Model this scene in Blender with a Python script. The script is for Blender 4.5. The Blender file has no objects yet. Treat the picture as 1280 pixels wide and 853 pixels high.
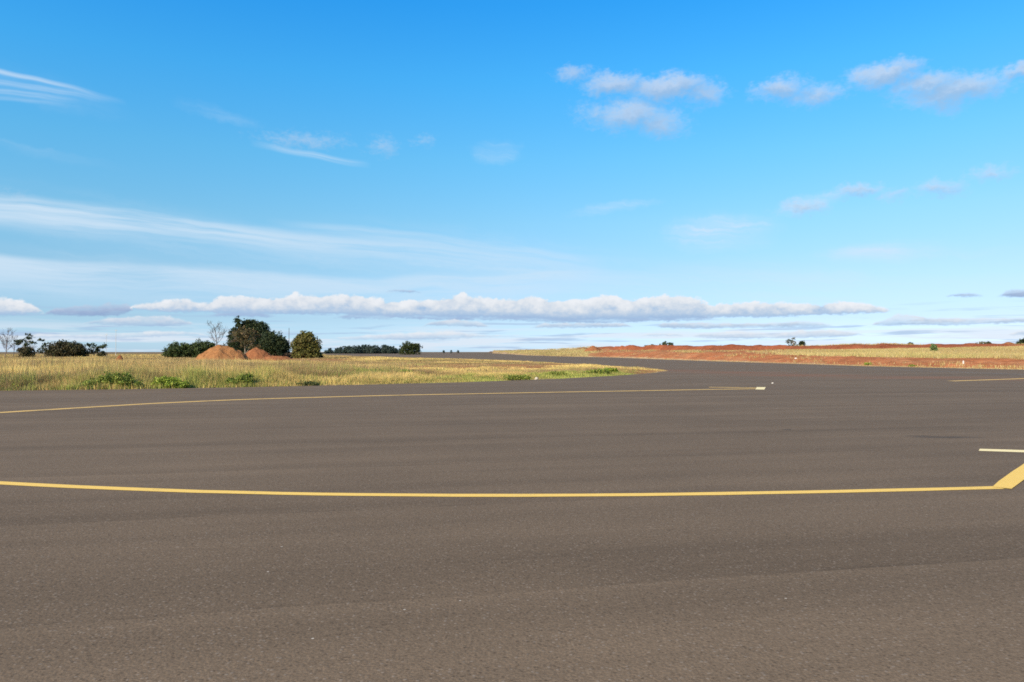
import bpy, math, random
import numpy as np
from mathutils import Vector, Matrix

random.seed(7)
rng = np.random.default_rng(11)
S = bpy.context.scene
COL = S.collection
F = 924.0          # focal length in pixels of the 1280-wide photograph
HZ = 440.0         # row of the horizon
CX = 640.0
EYE = 1.6
pi = math.pi

# ---------------------------------------------------------------- render / camera
S.render.engine = 'CYCLES'
S.view_settings.view_transform = 'Standard'
S.view_settings.look = 'None'
S.view_settings.gamma = 1.0
S.view_settings.exposure = 0.7
S.view_settings.use_curve_mapping = False
S.cycles.max_bounces = 5
S.cycles.diffuse_bounces = 3
S.cycles.transparent_max_bounces = 4
S.cycles.use_denoising = False
S.cycles.pixel_filter_type = 'BLACKMAN_HARRIS'
S.cycles.filter_width = 1.7
S.render.resolution_x, S.render.resolution_y = 1024, 682

cam = bpy.data.cameras.new('camera')
camo = bpy.data.objects.new('camera', cam)
COL.objects.link(camo)
cam.sensor_width = 36.0
cam.lens = 36.0 * F / 1280.0
cam.clip_start, cam.clip_end = 0.05, 20000
PITCH = math.atan((HZ - 426.5) / F)
camo.location = (0, 0, EYE)
camo.rotation_euler = (pi / 2 + PITCH, 0, 0)
S.camera = camo


# ---------------------------------------------------------------- pixel <-> world helpers (measurements off the photograph)
def gp(px, py, z=0.0):
    """ground point seen at a pixel"""
    d = (EYE - z) * F / (py - HZ)
    return ((px - CX) / F * d, d)


def azel(px, py):
    """azimuth and elevation, in degrees, of a pixel's direction"""
    x, y, z = (px - CX) / F, 1.0, (HZ - py) / F
    return math.degrees(math.atan2(x, y)), math.degrees(math.atan2(z, math.hypot(x, y)))


# ---------------------------------------------------------------- node maths
class N:
    nt = None

    def __init__(s, sock):
        s.s = sock


def _set(node, i, v):
    if isinstance(v, N):
        N.nt.links.new(v.s, node.inputs[i])
    else:
        node.inputs[i].default_value = v


def M(op, *a, clamp=False):
    n = N.nt.nodes.new('ShaderNodeMath')
    n.operation = op
    n.use_clamp = clamp
    for i, v in enumerate(a):
        _set(n, i, v)
    return N(n.outputs[0])


def VM(op, *a, out=0):
    n = N.nt.nodes.new('ShaderNodeVectorMath')
    n.operation = op
    for i, v in enumerate(a):
        if op == 'SCALE' and i == 1:
            _set(n, 3, v)
        else:
            _set(n, i, v)
    return N(n.outputs[out])


def vlen(v):
    return VM('LENGTH', v, out=1)


def vdot(a, b):
    return VM('DOT_PRODUCT', a, b, out=1)


def sstep(x, a, b, lo=0.0, hi=1.0):
    n = N.nt.nodes.new('ShaderNodeMapRange')
    n.interpolation_type = 'SMOOTHSTEP'
    for i, v in enumerate((x, a, b, lo, hi)):
        _set(n, i, v)
    return N(n.outputs[0])


def lerp(x, a, b, lo, hi, clamp=True):
    n = N.nt.nodes.new('ShaderNodeMapRange')
    n.clamp = clamp
    for i, v in enumerate((x, a, b, lo, hi)):
        _set(n, i, v)
    return N(n.outputs[0])


def noise(vec, scale, detail=2.0, rough=0.5, color=False, dist=0.0):
    n = N.nt.nodes.new('ShaderNodeTexNoise')
    _set(n, 'Vector', vec)
    n.inputs['Scale'].default_value = scale
    n.inputs['Detail'].default_value = detail
    n.inputs['Roughness'].default_value = rough
    n.inputs['Distortion'].default_value = dist
    return N(n.outputs['Color' if color else 'Fac'])


def mix(f, a, b, blend='MIX'):
    n = N.nt.nodes.new('ShaderNodeMix')
    n.data_type = 'RGBA'
    n.blend_type = blend
    _set(n, 0, f)
    for i, v in ((6, a), (7, b)):
        if isinstance(v, N):
            N.nt.links.new(v.s, n.inputs[i])
        else:
            n.inputs[i].default_value = (*v, 1.0) if len(v) == 3 else v
    return N(n.outputs[2])


def xyz(x, y, z=0.0):
    n = N.nt.nodes.new('ShaderNodeCombineXYZ')
    for i, v in enumerate((x, y, z)):
        _set(n, i, v)
    return N(n.outputs[0])


def sep(v):
    n = N.nt.nodes.new('ShaderNodeSeparateXYZ')
    _set(n, 0, v)
    return [N(o) for o in n.outputs]


def fcurve(x, pts):
    """Float Curve lookup: pts in 0..1"""
    n = N.nt.nodes.new('ShaderNodeFloatCurve')
    c = n.mapping.curves[0]
    n.mapping.use_clip = False
    pts = sorted(pts)
    while len(c.points) < len(pts):
        c.points.new(0.5, 0.5)
    for p, (a, b) in zip(c.points, pts):
        p.location = (a, b)
        p.handle_type = 'VECTOR'
    n.mapping.update()
    _set(n, 1, x)
    return N(n.outputs[0])


def ramp(x, stops):
    n = N.nt.nodes.new('ShaderNodeValToRGB')
    e = n.color_ramp.elements
    while len(e) < len(stops):
        e.new(0.5)
    for el, (p, c) in zip(e, stops):
        el.position = p
        el.color = (*c, 1.0)
    _set(n, 0, x)
    return N(n.outputs[0])


def srgb(r, g, b):
    def f(c):
        c /= 255.0
        return c / 12.92 if c <= 0.04045 else ((c + 0.055) / 1.055) ** 2.4
    return (f(r), f(g), f(b))


# ---------------------------------------------------------------- sun and sky
SUN_EL, SUN_AZ = 30.0, 222.0      # degrees; azimuth clockwise from the view direction (+Y): behind, left
sd = Vector((math.sin(math.radians(SUN_AZ)) * math.cos(math.radians(SUN_EL)),
             math.cos(math.radians(SUN_AZ)) * math.cos(math.radians(SUN_EL)),
             math.sin(math.radians(SUN_EL))))
sun = bpy.data.lights.new('sun', 'SUN')
sun.energy = 5.0
sun.angle = math.radians(0.53)
sun.color = (1.0, 0.84, 0.63)
suno = bpy.data.objects.new('sun', sun)
suno.rotation_euler = sd.to_track_quat('Z', 'Y').to_euler()
suno.location = (-60, -60, 60)
COL.objects.link(suno)


def build_world():
    w = bpy.data.worlds.new('World')
    S.world = w
    w.use_nodes = True
    nt = w.node_tree
    nt.nodes.clear()
    N.nt = nt
    tc = nt.nodes.new('ShaderNodeTexCoord')
    D = N(tc.outputs['Generated'])
    sky = nt.nodes.new('ShaderNodeTexSky')
    sky.sky_type = 'NISHITA'
    sky.sun_disc = False
    sky.sun_elevation = math.radians(SUN_EL)
    sky.sun_rotation = math.radians(SUN_AZ)
    sky.altitude = 600
    sky.air_density = 1.0
    sky.dust_density = 0.6
    sky.ozone_density = 2.0
    x, y, z = sep(D)
    A = M('MULTIPLY', M('ARCTAN2', x, y), 180 / pi)
    E = M('MULTIPLY', M('ARCSINE', z), 180 / pi)
    # grade of the sky colour with elevation (deep azure aloft, pale at the horizon)
    grade = ramp(M('DIVIDE', E, 40.0, clamp=True), SKY_GRADE)
    base = mix(1.0, N(sky.outputs[0]), grade, 'MULTIPLY')
    side = mix(lerp(A, -38, 38, 0, 1), (0.90, 1.04, 1.09), (1.02, 0.955, 0.955))
    base = mix(1.0, base, side, 'MULTIPLY')
    P = xyz(A, E, 0.0)
    front = sstep(y, 0.15, 0.35)

    # ---- warps shared by every cloud
    w1 = VM('SUBTRACT', noise(P, 0.55, 4, 0.62, color=True), (0.5, 0.5, 0.5))
    w2 = VM('SUBTRACT', noise(VM('MULTIPLY', P, (1.0, 1.5, 1.0)), 1.1, 5, 0.6, color=True), (0.5, 0.5, 0.5))
    fine = noise(VM('MULTIPLY', P, (1.0, 1.7, 1.0)), 2.2, 4, 0.6)

    out = base
    # ---- cirrus: streaks that fall slightly to the right
    a0 = math.radians(-5.5)
    Q = VM('ADD', P, VM('MULTIPLY', w1, (3.0, 1.1, 0.0)))
    qa = vdot(Q, (math.cos(a0), math.sin(a0), 0))
    qb = vdot(Q, (-math.sin(a0), math.cos(a0), 0))
    st = noise(xyz(M('MULTIPLY', qa, 0.05), M('MULTIPLY', qb, 0.75)), 1.0, 5, 0.62)
    st2 = noise(xyz(M('MULTIPLY', qa, 0.22), M('MULTIPLY', qb, 2.6), 7.0), 1.0, 3, 0.6)
    tot = None
    for (px, py, hx, hy, ang, amp) in CIRRUS:
        ca, ce = azel(px, py)
        k = F * pi / 180
        W, H = hx / k, hy / k
        c, s_ = math.cos(math.radians(-ang)), math.sin(math.radians(-ang))
        # rotate + scale into the unit disc
        u = vdot(VM('SUBTRACT', Q, (ca, ce, 0)), (c / W, s_ / W, 0))
        v = vdot(VM('SUBTRACT', Q, (ca, ce, 0)), (-s_ / H, c / H, 0))
        l = vlen(xyz(u, v))
        m = sstep(l, 1.0, 0.15, 0.0, amp)
        tot = m if tot is None else M('MAXIMUM', tot, m)
    body = sstep(st, 0.36, 0.72)
    fib = lerp(st2, 0.3, 0.7, 0.55, 1.15)
    cir = M('MULTIPLY', M('MULTIPLY', tot, M('MULTIPLY_ADD', body, 0.85, 0.18)), M('MULTIPLY', fib, front), clamp=True)
    out = mix(cir, out, CIRRUS_COL)

    # single streaks that follow their own line across the sky
    qx, qy, _ = sep(VM('ADD', P, VM('MULTIPLY', noise(P, 0.09, 3, 0.5, color=True), (1.0, 1.6, 0.0))))
    A01c = lerp(qx, -40, 40, 0.0, 1.0)
    for (pts, up, dn_, amp, fs) in STREAKS:
        cen, am = [], []
        for (px, py, a) in pts:
            ca, ce = azel(px, py)
            cen.append(((ca + 40) / 80, (ce + 0.8) / 30))
            am.append(((ca + 40) / 80, a))
        k = F * pi / 180
        dE = M('SUBTRACT', qy, M('MULTIPLY', fcurve(A01c, cen), 30.0))
        m = M('MULTIPLY', sstep(dE, up / k, 0.0), sstep(dE, -dn_ / k, 0.0))
        m = M('MULTIPLY', m, fcurve(A01c, am))
        f1 = noise(xyz(M('MULTIPLY', qx, 0.10), M('MULTIPLY', dE, 1.5 * fs), py), 1.0, 4, 0.6)
        m = M('MULTIPLY', m, sstep(f1, 0.25, 0.62, 0.2, 1.0))
        out = mix(M('MULTIPLY', M('MULTIPLY', m, amp, clamp=True), front), out, CIRRUS_COL)

    # ---- soft fair-weather puffs
    PW = VM('ADD', VM('ADD', P, VM('MULTIPLY', w1, (2.2, 1.5, 0))), VM('MULTIPLY', w2, (1.3, 0.9, 0)))
    tot = None
    lo = None
    for (px, py, hx, hy, amp) in PUFFS:
        ca, ce = azel(px, py)
        k = F * pi / 180 * 0.92
        W, H = hx / k, hy / k
        l = vlen(VM('MULTIPLY_ADD', PW, (1 / W, 1 / H, 0), (-ca / W, -ce / H, 0)))
        m = M('MULTIPLY_ADD', l, -amp, amp)
        tot = m if tot is None else M('MAXIMUM', tot, m)
        l2 = vlen(VM('MULTIPLY_ADD', PW, (1 / W, 1 / H, 0), (-ca / W - 0.1, -(ce - H * 0.55) / H, 0)))
        m2 = M('MULTIPLY_ADD', l2, -amp, amp)
        lo = m2 if lo is None else M('MAXIMUM', lo, m2)
    dn = M('MULTIPLY_ADD', M('SUBTRACT', fine, 0.5), 0.7, tot)
    pd = M('MULTIPLY', sstep(dn, -0.08, 0.95), front)
    shade = sstep(M('MULTIPLY_ADD', M('SUBTRACT', fine, 0.5), 0.6, lo), -0.1, 0.8)
    pcol = mix(shade, PUFF_LIT, PUFF_DARK)
    out = mix(M('MULTIPLY', pd, 0.76), out, pcol)

    # ---- pale streaky bank in the lowest two degrees
    lw = noise(xyz(M('MULTIPLY', A, 0.10), M('MULTIPLY', E, 1.9), 3.0), 1.0, 5, 0.6, dist=0.3)
    band = M('MULTIPLY', sstep(E, 2.5, 1.1), sstep(lw, 0.42, 0.60))
    out = mix(M('MULTIPLY', band, 0.75), out, LOW_LIT)
    lw2 = noise(xyz(M('MULTIPLY', A, 0.13), M('MULTIPLY', E, 2.6), 9.0), 1.0, 4, 0.6, dist=0.3)
    band2 = M('MULTIPLY', sstep(E, 4.0, 1.4), sstep(lw2, 0.53, 0.66))
    out = mix(M('MULTIPLY', band2, 0.7), out, LOW_DARK)

    # ---- flat-based cumulus rows: base and top lines as functions of azimuth
    A01 = lerp(M('MULTIPLY_ADD', sep(w1)[0], 0.9, A), -40, 40, 0.0, 1.0)
    bump1 = sep(w2)[1]
    bill = noise(xyz(A, M('MULTIPLY', E, 1.2), 21.0), 0.9, 6, 0.58)
    ragged = noise(xyz(M('MULTIPLY', A, 0.35), M('MULTIPLY', E, 2.4), 33.0), 1.0, 5, 0.6)
    for row in ROWS:
        pts = row['pts']
        tp, bp = [], []
        for (px, ty, by) in pts:
            a, et = azel(px, ty)
            _, eb = azel(px, by)
            tp.append(((a + 40) / 80, et / 6))
            bp.append(((a + 40) / 80, eb / 6))
        top = M('MULTIPLY', fcurve(A01, tp), 6.0)
        bot = M('MULTIPLY', fcurve(A01, bp), 6.0)
        th = M('SUBTRACT', top, bot)
        b = row['bump']
        topn = M('ADD', top, M('MULTIPLY', M('ADD', M('MULTIPLY', M('SUBTRACT', bill, 0.5), b), M('MULTIPLY', bump1, b * 0.8)), M('DIVIDE', th, 1.2, clamp=True)))
        botn = M('MULTIPLY_ADD', M('SUBTRACT', fine, 0.5), row['bb'], bot)
        e = row['edge']
        d = M('MULTIPLY', sstep(M('SUBTRACT', topn, E), 0.0, e), sstep(M('SUBTRACT', E, botn), 0.0, row['be']))
        d = M('MULTIPLY', d, sstep(th, 0.02, 0.22))
        d = M('MULTIPLY', M('MULTIPLY', d, front), row['alpha'])
        d = M('MULTIPLY', d, sstep(ragged, 0.5 - row['rag'] * 0.25, 0.5 + row['rag'] * 0.12, 1.0 - row['rag'], 1.0))
        t = M('DIVIDE', M('SUBTRACT', E, botn), M('MAXIMUM', th, 0.15))
        pf = M('ADD', M('SUBTRACT', bill, 0.5), M('MULTIPLY', bump1, 0.7))
        t = M('ADD', t, M('MULTIPLY', M('MULTIPLY', pf, row['puff']), sstep(t, 0.1, 0.5)), clamp=True)
        out = mix(d, out, ramp(t, row['ramp']))

    bg = nt.nodes.new('ShaderNodeBackground')
    bg.inputs['Strength'].default_value = SKY_STRENGTH
    nt.links.new(out.s, bg.inputs[0])
    wo = nt.nodes.new('ShaderNodeOutputWorld')
    nt.links.new(bg.outputs[0], wo.inputs[0])
    w.cycles.sampling_method = 'MANUAL'
    w.cycles.sample_map_resolution = 512


SKY_STRENGTH = 0.1
def K(r, g, b, k=1.0):
    c = srgb(r, g, b)
    return tuple(v * k / SKY_STRENGTH / 2 ** 0.7 for v in c)

SKY_GRADE = [(0.0031, (0.6, 0.796, 1.27)), (0.062, (0.545, 0.651, 0.888)), (0.1544, (0.614, 0.745, 0.819)), (0.2456, (0.61, 0.894, 0.911)), (0.364, (0.492, 1.045, 1.113)), (0.505, (0.311, 1.138, 1.389)), (0.6328, (0.176, 1.1, 1.568))]
CIRRUS_COL = K(214, 232, 248)
PUFF_LIT, PUFF_DARK = K(216, 224, 237), K(166, 192, 223)
LOW_LIT, LOW_DARK = K(226, 234, 246), K(166, 192, 225)
STREAKS = [  # centre line with strength along it, softness above / below in px, strength, fibre frequency
    ([(-200, 232, 1), (0, 251, 1), (120, 264, .95), (250, 281, .85), (400, 299, .75), (520, 312, .55), (640, 324, .4), (740, 334, .12), (800, 340, 0)], 13, 32, 0.8, 1.5),
    ([(-100, 258, .4), (60, 268, .8), (200, 284, .7), (330, 298, .6), (440, 308, 0)], 6, 12, 0.55, 2.0),
    ([(340, 276, 0), (420, 284, .6), (520, 297, .8), (620, 308, .8), (720, 320, .6), (770, 328, 0)], 7, 22, 0.5, 1.6),
    ([(-200, 312, 1), (0, 321, 1), (140, 330, .95), (300, 343, .9), (480, 352, .7), (640, 345, .8), (740, 338, .4), (860, 345, .15), (1300, 345, .15)], 9, 54, 0.72, 0.9),
    ([(-60, 78, 1), (0, 85, 1), (60, 101, .9), (120, 120, .6), (170, 133, 0)], 4, 5, 0.6, 2.2),
    ([(-60, 92, 1), (0, 98, 1), (70, 113, .8), (150, 132, 0)], 3.5, 4.5, 0.55, 2.5),
    ([(-60, 108, 1), (0, 110, .9), (60, 120, .9), (110, 131, 0)], 3.5, 4.5, 0.5, 2.5),
    ([(-60, 117, .8), (0, 119, .8), (50, 126, .7), (100, 134, 0)], 3.5, 4, 0.4, 2.5),
    ([(320, 180, 0), (360, 190, .7), (410, 200, .9), (445, 207, .6), (470, 211, 0)], 6, 5, 0.5, 2.5),
    ([(1040, 318, 0), (1080, 311, .8), (1120, 309, .9), (1160, 312, 0)], 8, 16, 0.5, 2.0),
]
CIRRUS = [  # px, py, half length, half width, fall angle, strength
    (30, 106, 110, 24, 9, 0.12), (250, 300, 430, 40, 7, 0.25), (610, 330, 320, 52, 6, 0.3),
    (250, 355, 640, 36, 2, 0.4), (900, 291, 85, 30, 0, 1.0),
    (1108, 316, 95, 18, 0, 0.9), (622, 190, 42, 18, 0, 0.5), (768, 259, 70, 9, -6, 0.6),
    (270, 142, 60, 10, 10, 0.25), (1010, 255, 55, 14, -12, 0.7), (1220, 316, 60, 8, 0, 0.4),
    (900, 360, 420, 44, 0, 0.35), (60, 192, 90, 8, 6, 0.25),
]
PUFFS = [  # px, py, half width, half height, strength
    (770, 104, 46, 16, 1.0), (835, 108, 60, 19, 1.15), (880, 116, 30, 15, 0.8), (717, 92, 26, 10, 0.6),
    (790, 143, 62, 22, 0.9), (825, 152, 40, 20, 0.8), (745, 140, 30, 16, 0.5),
    (978, 108, 38, 15, 1.0), (1022, 117, 40, 14, 0.8), (960, 106, 20, 10, 0.7),
    (1108, 92, 44, 17, 1.15), (1160, 104, 44, 15, 0.9), (1196, 112, 60, 17, 1.1), (1140, 80, 20, 10, 0.7), (1190, 128, 28, 12, 0.6),
    (1280, 89, 22, 8, 0.9),
    (380, 176, 58, 11, 0.42), (478, 183, 20, 14, 0.42), (532, 174, 14, 8, 0.3),
    (1072, 240, 36, 9, 0.75), (1175, 236, 32, 10, 0.7), (1242, 218, 22, 10, 0.6), (1004, 260, 32, 11, 0.75), (1120, 243, 18, 8, 0.5),
    (15, 245, 16, 7, 0.25),
]
R_MAIN = [(0.0, K(146, 179, 219)), (0.16, K(172, 197, 226)), (0.4, K(206, 217, 231)), (0.68, K(228, 232, 238)), (1.0, K(240, 242, 246))]
R_GREY = [(0.0, K(150, 180, 216)), (0.35, K(182, 203, 227)), (0.7, K(212, 222, 235)), (1.0, K(226, 232, 241))]
R_PALE = [(0.0, K(156, 187, 222)), (0.35, K(198, 215, 234)), (0.7, K(226, 233, 242)), (1.0, K(236, 239, 244))]
ROWS = [
    dict(alpha=0.95, rag=0.4, bump=0.7, edge=0.2, be=0.16, bb=0.3, puff=0.6, ramp=R_PALE, pts=[
        (-200, 424, 424), (20, 424, 424), (45, 416, 424), (90, 417, 424), (150, 416, 424), (200, 412, 422), (245, 414, 420), (270, 421, 421),
        (400, 424, 424), (440, 419, 426), (520, 414, 426), (570, 413, 425), (600, 417, 423), (675, 419, 421), (690, 422, 422), (795, 421, 421),
        (810, 416, 421), (850, 416, 421), (862, 421, 421), (872, 416, 423), (900, 414, 424), (930, 413, 425), (965, 417, 424), (1000, 411, 424),
        (1040, 411, 423), (1075, 415, 420), (1088, 421, 421), (1255, 421, 421), (1272, 412, 420), (1400, 410, 421)]),
    dict(alpha=0.95, rag=0.35, bump=0.8, edge=0.2, be=0.16, bb=0.3, puff=0.6, ramp=R_GREY, pts=[
        (-200, 406, 406), (95, 406, 406), (110, 400, 406), (150, 395, 408), (200, 393, 409), (230, 399, 408), (247, 405, 405), (520, 410, 410),
        (540, 401, 408), (570, 398, 409), (600, 402, 410), (615, 409, 409), (655, 411, 411), (680, 403, 411), (720, 402, 411), (780, 403, 410),
        (800, 410, 410), (815, 409, 409), (830, 402, 411), (880, 402, 412), (950, 403, 411), (1000, 400, 410), (1030, 402, 410), (1052, 409, 409),
        (1085, 407, 407), (1100, 400, 408), (1122, 392, 408), (1160, 396, 408), (1200, 397, 408), (1240, 397, 406), (1290, 396, 404), (1400, 394, 404)]),
    dict(alpha=0.95, rag=0.3, bump=0.9, edge=0.2, be=0.2, bb=0.4, puff=0.5, ramp=[(0, K(134, 162, 204)), (0.6, K(168, 187, 217)), (1, K(192, 204, 226))], pts=[
        (-200, 394, 394), (50, 394, 394), (62, 385, 395), (100, 381, 397), (150, 379, 396), (164, 381, 390), (172, 388, 388),
        (470, 367, 367), (490, 361, 366), (520, 362, 367), (530, 367, 367), (1175, 372, 372), (1192, 366, 372), (1226, 366, 373), (1234, 371, 371),
        (1243, 372, 372), (1256, 362, 373), (1290, 361, 374), (1400, 358, 376)]),
    dict(alpha=0.9, rag=0.5, bump=0.5, edge=0.25, be=0.2, bb=0.5, puff=0.5, ramp=[(0, K(146, 176, 216)), (1, K(186, 203, 228))], pts=[
        (-200, 398, 398), (255, 396, 396), (275, 388, 397), (330, 388, 398), (352, 396, 396), (405, 399, 399), (440, 390, 400), (478, 391, 400), (500, 390, 399), (560, 390, 401), (640, 391, 402), (700, 392, 405),
        (760, 392, 405), (820, 391, 403), (870, 391, 402), (900, 398, 399), (930, 399, 399), (1400, 400, 400)]),
    dict(alpha=0.94, rag=0.0, bump=1.0, edge=0.24, be=0.2, bb=0.5, puff=1.3, ramp=R_MAIN, pts=[
        (-200, 372, 396), (-40, 372, 396), (0, 371, 396), (30, 375, 395), (47, 383, 393), (54, 392, 392), (160, 388, 388), (168, 380, 388), (200, 375, 391), (230, 371, 392),
        (258, 378, 392), (275, 368, 393), (320, 369, 394), (350, 371, 394), (370, 366, 394), (400, 368, 394), (440, 366, 395), (470, 372, 396),
        (500, 375, 396), (540, 373, 397), (575, 366, 398), (605, 371, 398), (640, 372, 398), (660, 368, 399), (700, 374, 401), (735, 373, 401),
        (757, 367, 401), (790, 373, 400), (830, 368, 399), (857, 367, 399), (880, 374, 399), (890, 381, 398), (905, 377, 398), (960, 376, 398),
        (1000, 378, 396), (1040, 376, 395), (1065, 377, 394), (1092, 379, 393), (1112, 386, 391), (1120, 390, 390), (1400, 390, 390)]),
]

# ---------------------------------------------------------------- materials
def new_mat(name):
    m = bpy.data.materials.new(name)
    m.use_nodes = True
    nt = m.node_tree
    nt.nodes.clear()
    N.nt = nt
    b = nt.nodes.new('ShaderNodeBsdfPrincipled')
    o = nt.nodes.new('ShaderNodeOutputMaterial')
    nt.links.new(b.outputs[0], o.inputs[0])
    b.inputs['Roughness'].default_value = 0.9
    b.inputs['Specular IOR Level'].default_value = 0.25
    return m, b, o


def link(n, sock):
    N.nt.links.new(n.s, sock)


def objco():
    t = N.nt.nodes.new('ShaderNodeTexCoord')
    return N(t.outputs['Object'])


def attr(name='Col'):
    a = N.nt.nodes.new('ShaderNodeAttribute')
    a.attribute_name = name
    return N(a.outputs['Color'])


def bump(h, dist, strength=1.0):
    n = N.nt.nodes.new('ShaderNodeBump')
    n.inputs['Distance'].default_value = dist
    n.inputs['Strength'].default_value = strength
    link(h, n.inputs['Height'])
    return N(n.outputs[0])


LANE_A = math.atan(0.215)
LANE_W = 2.84


def lanes(P):
    """paving lanes: along, across and the lane fraction"""
    c, s = math.cos(LANE_A), math.sin(LANE_A)
    u = vdot(P, (c, s, 0))
    v = vdot(P, (-s, c, 0))
    return u, v


def mat_asphalt():
    m, b, o = new_mat('asphalt')
    P = objco()
    u, v = lanes(P)
    # wobble of the seams
    wob = M('MULTIPLY', M('SUBTRACT', noise(xyz(M('MULTIPLY', u, 0.25), M('MULTIPLY', v, 0.12)), 1.0, 2), 0.5), 0.35)
    q = M('DIVIDE', M('ADD', M('ADD', v, wob), -4.82 + LANE_W * 20), LANE_W)
    fr = M('FRACT', q)
    idx = M('FLOOR', q)
    wn = N.nt.nodes.new('ShaderNodeTexWhiteNoise')
    wn.noise_dimensions = '1D'
    link(idx, wn.inputs['W'])
    lane_tone = lerp(N(wn.outputs[0]), 0, 1, 0.97, 1.03)
    # a seam: crisp dark line, a soft dark band beyond it, a faint light lip on the near side
    sn = noise(xyz(M('MULTIPLY', u, 0.16), idx), 1.0, 4, 0.65)
    seam = M('MULTIPLY', M('MULTIPLY', sstep(fr, 0.30, 0.02), sstep(fr, -0.02, 0.05)), sstep(sn, 0.25, 0.7, 0.2, 1.0))
    lip = M('MULTIPLY', sstep(fr, 0.86, 1.0), sstep(sn, 0.4, 0.7))
    line = M('MULTIPLY', sstep(fr, 0.035, 0.0), sstep(noise(xyz(M('MULTIPLY', u, 0.35), idx, 4.0), 1.0, 4, 0.7), 0.42, 0.62))
    # roller streaks and broad blotches
    stk = noise(xyz(M('MULTIPLY', u, 0.07), M('MULTIPLY', v, 1.5), 2.0), 1.0, 5, 0.62)
    stk2 = noise(xyz(M('MULTIPLY', u, 0.03), M('MULTIPLY', v, 0.42), 5.0), 1.0, 4, 0.6)
    blot = noise(P, 0.35, 5, 0.6)
    tone = M('MULTIPLY', lane_tone, lerp(stk, 0.3, 0.7, 0.88, 1.12, False))
    tone = M('MULTIPLY', tone, lerp(stk2, 0.3, 0.7, 0.90, 1.10, False))
    tone = M('MULTIPLY', tone, lerp(blot, 0.3, 0.7, 0.95, 1.05, False))
    tone = M('MULTIPLY', tone, M('MULTIPLY_ADD', seam, -0.13, 1.0))
    tone = M('MULTIPLY', tone, M('MULTIPLY_ADD', lip, 0.03, 1.0))
    tone = M('MULTIPLY', tone, M('MULTIPLY_ADD', line, -0.25, 1.0))
    # aggregate
    g1 = noise(P, 62.0, 3, 0.7)
    g2 = noise(P, 23.0, 2, 0.6)
    vor = N.nt.nodes.new('ShaderNodeTexVoronoi')
    vor.inputs['Scale'].default_value = 48.0
    link(P, vor.inputs['Vector'])
    vc = sep(N(vor.outputs['Color']))
    stone = M('MULTIPLY', sstep(N(vor.outputs['Distance']), 0.55, 0.3), M('GREATER_THAN', vc[0], 0.90))
    dstone = M('MULTIPLY', sstep(N(vor.outputs['Distance']), 0.6, 0.3), M('GREATER_THAN', vc[1], 0.86))
    agg = M('MULTIPLY', lerp(g1, 0.3, 0.7, 0.7, 1.3, False), lerp(g2, 0.3, 0.7, 0.88, 1.12, False))
    tone = M('MULTIPLY', tone, agg)
    tone = M('MULTIPLY', tone, M('MULTIPLY_ADD', dstone, -0.3, 1.0))
    # rare pale pebbles and dark specks
    vor2 = N.nt.nodes.new('ShaderNodeTexVoronoi')
    vor2.inputs['Scale'].default_value = 9.0
    link(P, vor2.inputs['Vector'])
    v2 = sep(N(vor2.outputs['Color']))
    peb = M('MULTIPLY', M('LESS_THAN', N(vor2.outputs['Distance']), 0.075), M('GREATER_THAN', v2[0], 0.985))
    vor3 = N.nt.nodes.new('ShaderNodeTexVoronoi')
    vor3.inputs['Scale'].default_value = 0.9
    link(VM('MULTIPLY', P, (0.6, 1.0, 1.0)), vor3.inputs['Vector'])
    v3 = sep(N(vor3.outputs['Color']))
    tar = M('MULTIPLY', sstep(N(vor3.outputs['Distance']), 0.075, 0.03), M('GREATER_THAN', v3[0], 0.93))
    colr = mix(blot, ASPH_A, ASPH_B)
    colr = mix(1.0, colr, xyz(tone, tone, tone), 'MULTIPLY')
    colr = mix(M('MULTIPLY', stone, 0.5), colr, (0.25, 0.20, 0.155))
    colr = mix(M('MULTIPLY', peb, 0.9), colr, (0.42, 0.36, 0.29))
    colr = mix(M('MULTIPLY', tar, 0.6), colr, (0.025, 0.023, 0.022))
    # dark tar smears
    sm = None
    for (px, py, hx, hy) in [(1185, 546.5, 52, 1.6), (1150, 544.5, 24, 1.0), (985, 537.5, 6, 1.0), (1195, 547, 22, 1.3)]:
        gx, gy = gp(px, py)
        sx = hx / F * gy
        sy = hy * gy * gy / (EYE * F)
        l = vlen(VM('MULTIPLY_ADD', VM('ADD', P, VM('MULTIPLY', VM('SUBTRACT', noise(P, 1.2, 3, color=True), (.5, .5, .5)), (1.2, .5, 0))), (1 / sx, 1 / sy, 0), (-gx / sx, -gy / sy, 0)))
        k = sstep(l, 1.1, 0.4)
        sm = k if sm is None else M('MAXIMUM', sm, k)
    colr = mix(M('MULTIPLY', sm, 0.5), colr, (0.03, 0.028, 0.027))
    # red dust that drifted off the island's tip, and a pale dusty strip
    dn = noise(xyz(M('MULTIPLY', u, 0.12), M('MULTIPLY', v, 0.5), 1.0), 1.0, 5, 0.65)
    du = None
    for (x, y, sx, sy) in [(14.5, 63.5, 5, 5), (17, 57, 7, 6), (20, 50.5, 8, 5), (25, 46, 9, 4.2), (31, 43, 9, 4.0), (39, 42, 10, 4)]:
        l = vlen(VM('MULTIPLY_ADD', P, (1 / sx, 1 / sy, 0), (-x / sx, -y / sy, 0)))
        k = sstep(l, 1.0, 0.0)
        du = k if du is None else M('MAXIMUM', du, k)
    colr = mix(M('MULTIPLY', du, sstep(dn, 0.3, 0.66, 0.25, 1.0)), colr, (0.175, 0.088, 0.05))
    link(colr, b.inputs['Base Color'])
    b.inputs['Roughness'].default_value = 0.92
    b.inputs['Specular IOR Level'].default_value = 0.12
    link(bump(M('ADD', g1, M('MULTIPLY', N(vor.outputs['Distance']), -0.6)), 0.004, 0.7), b.inputs['Normal'])
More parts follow.
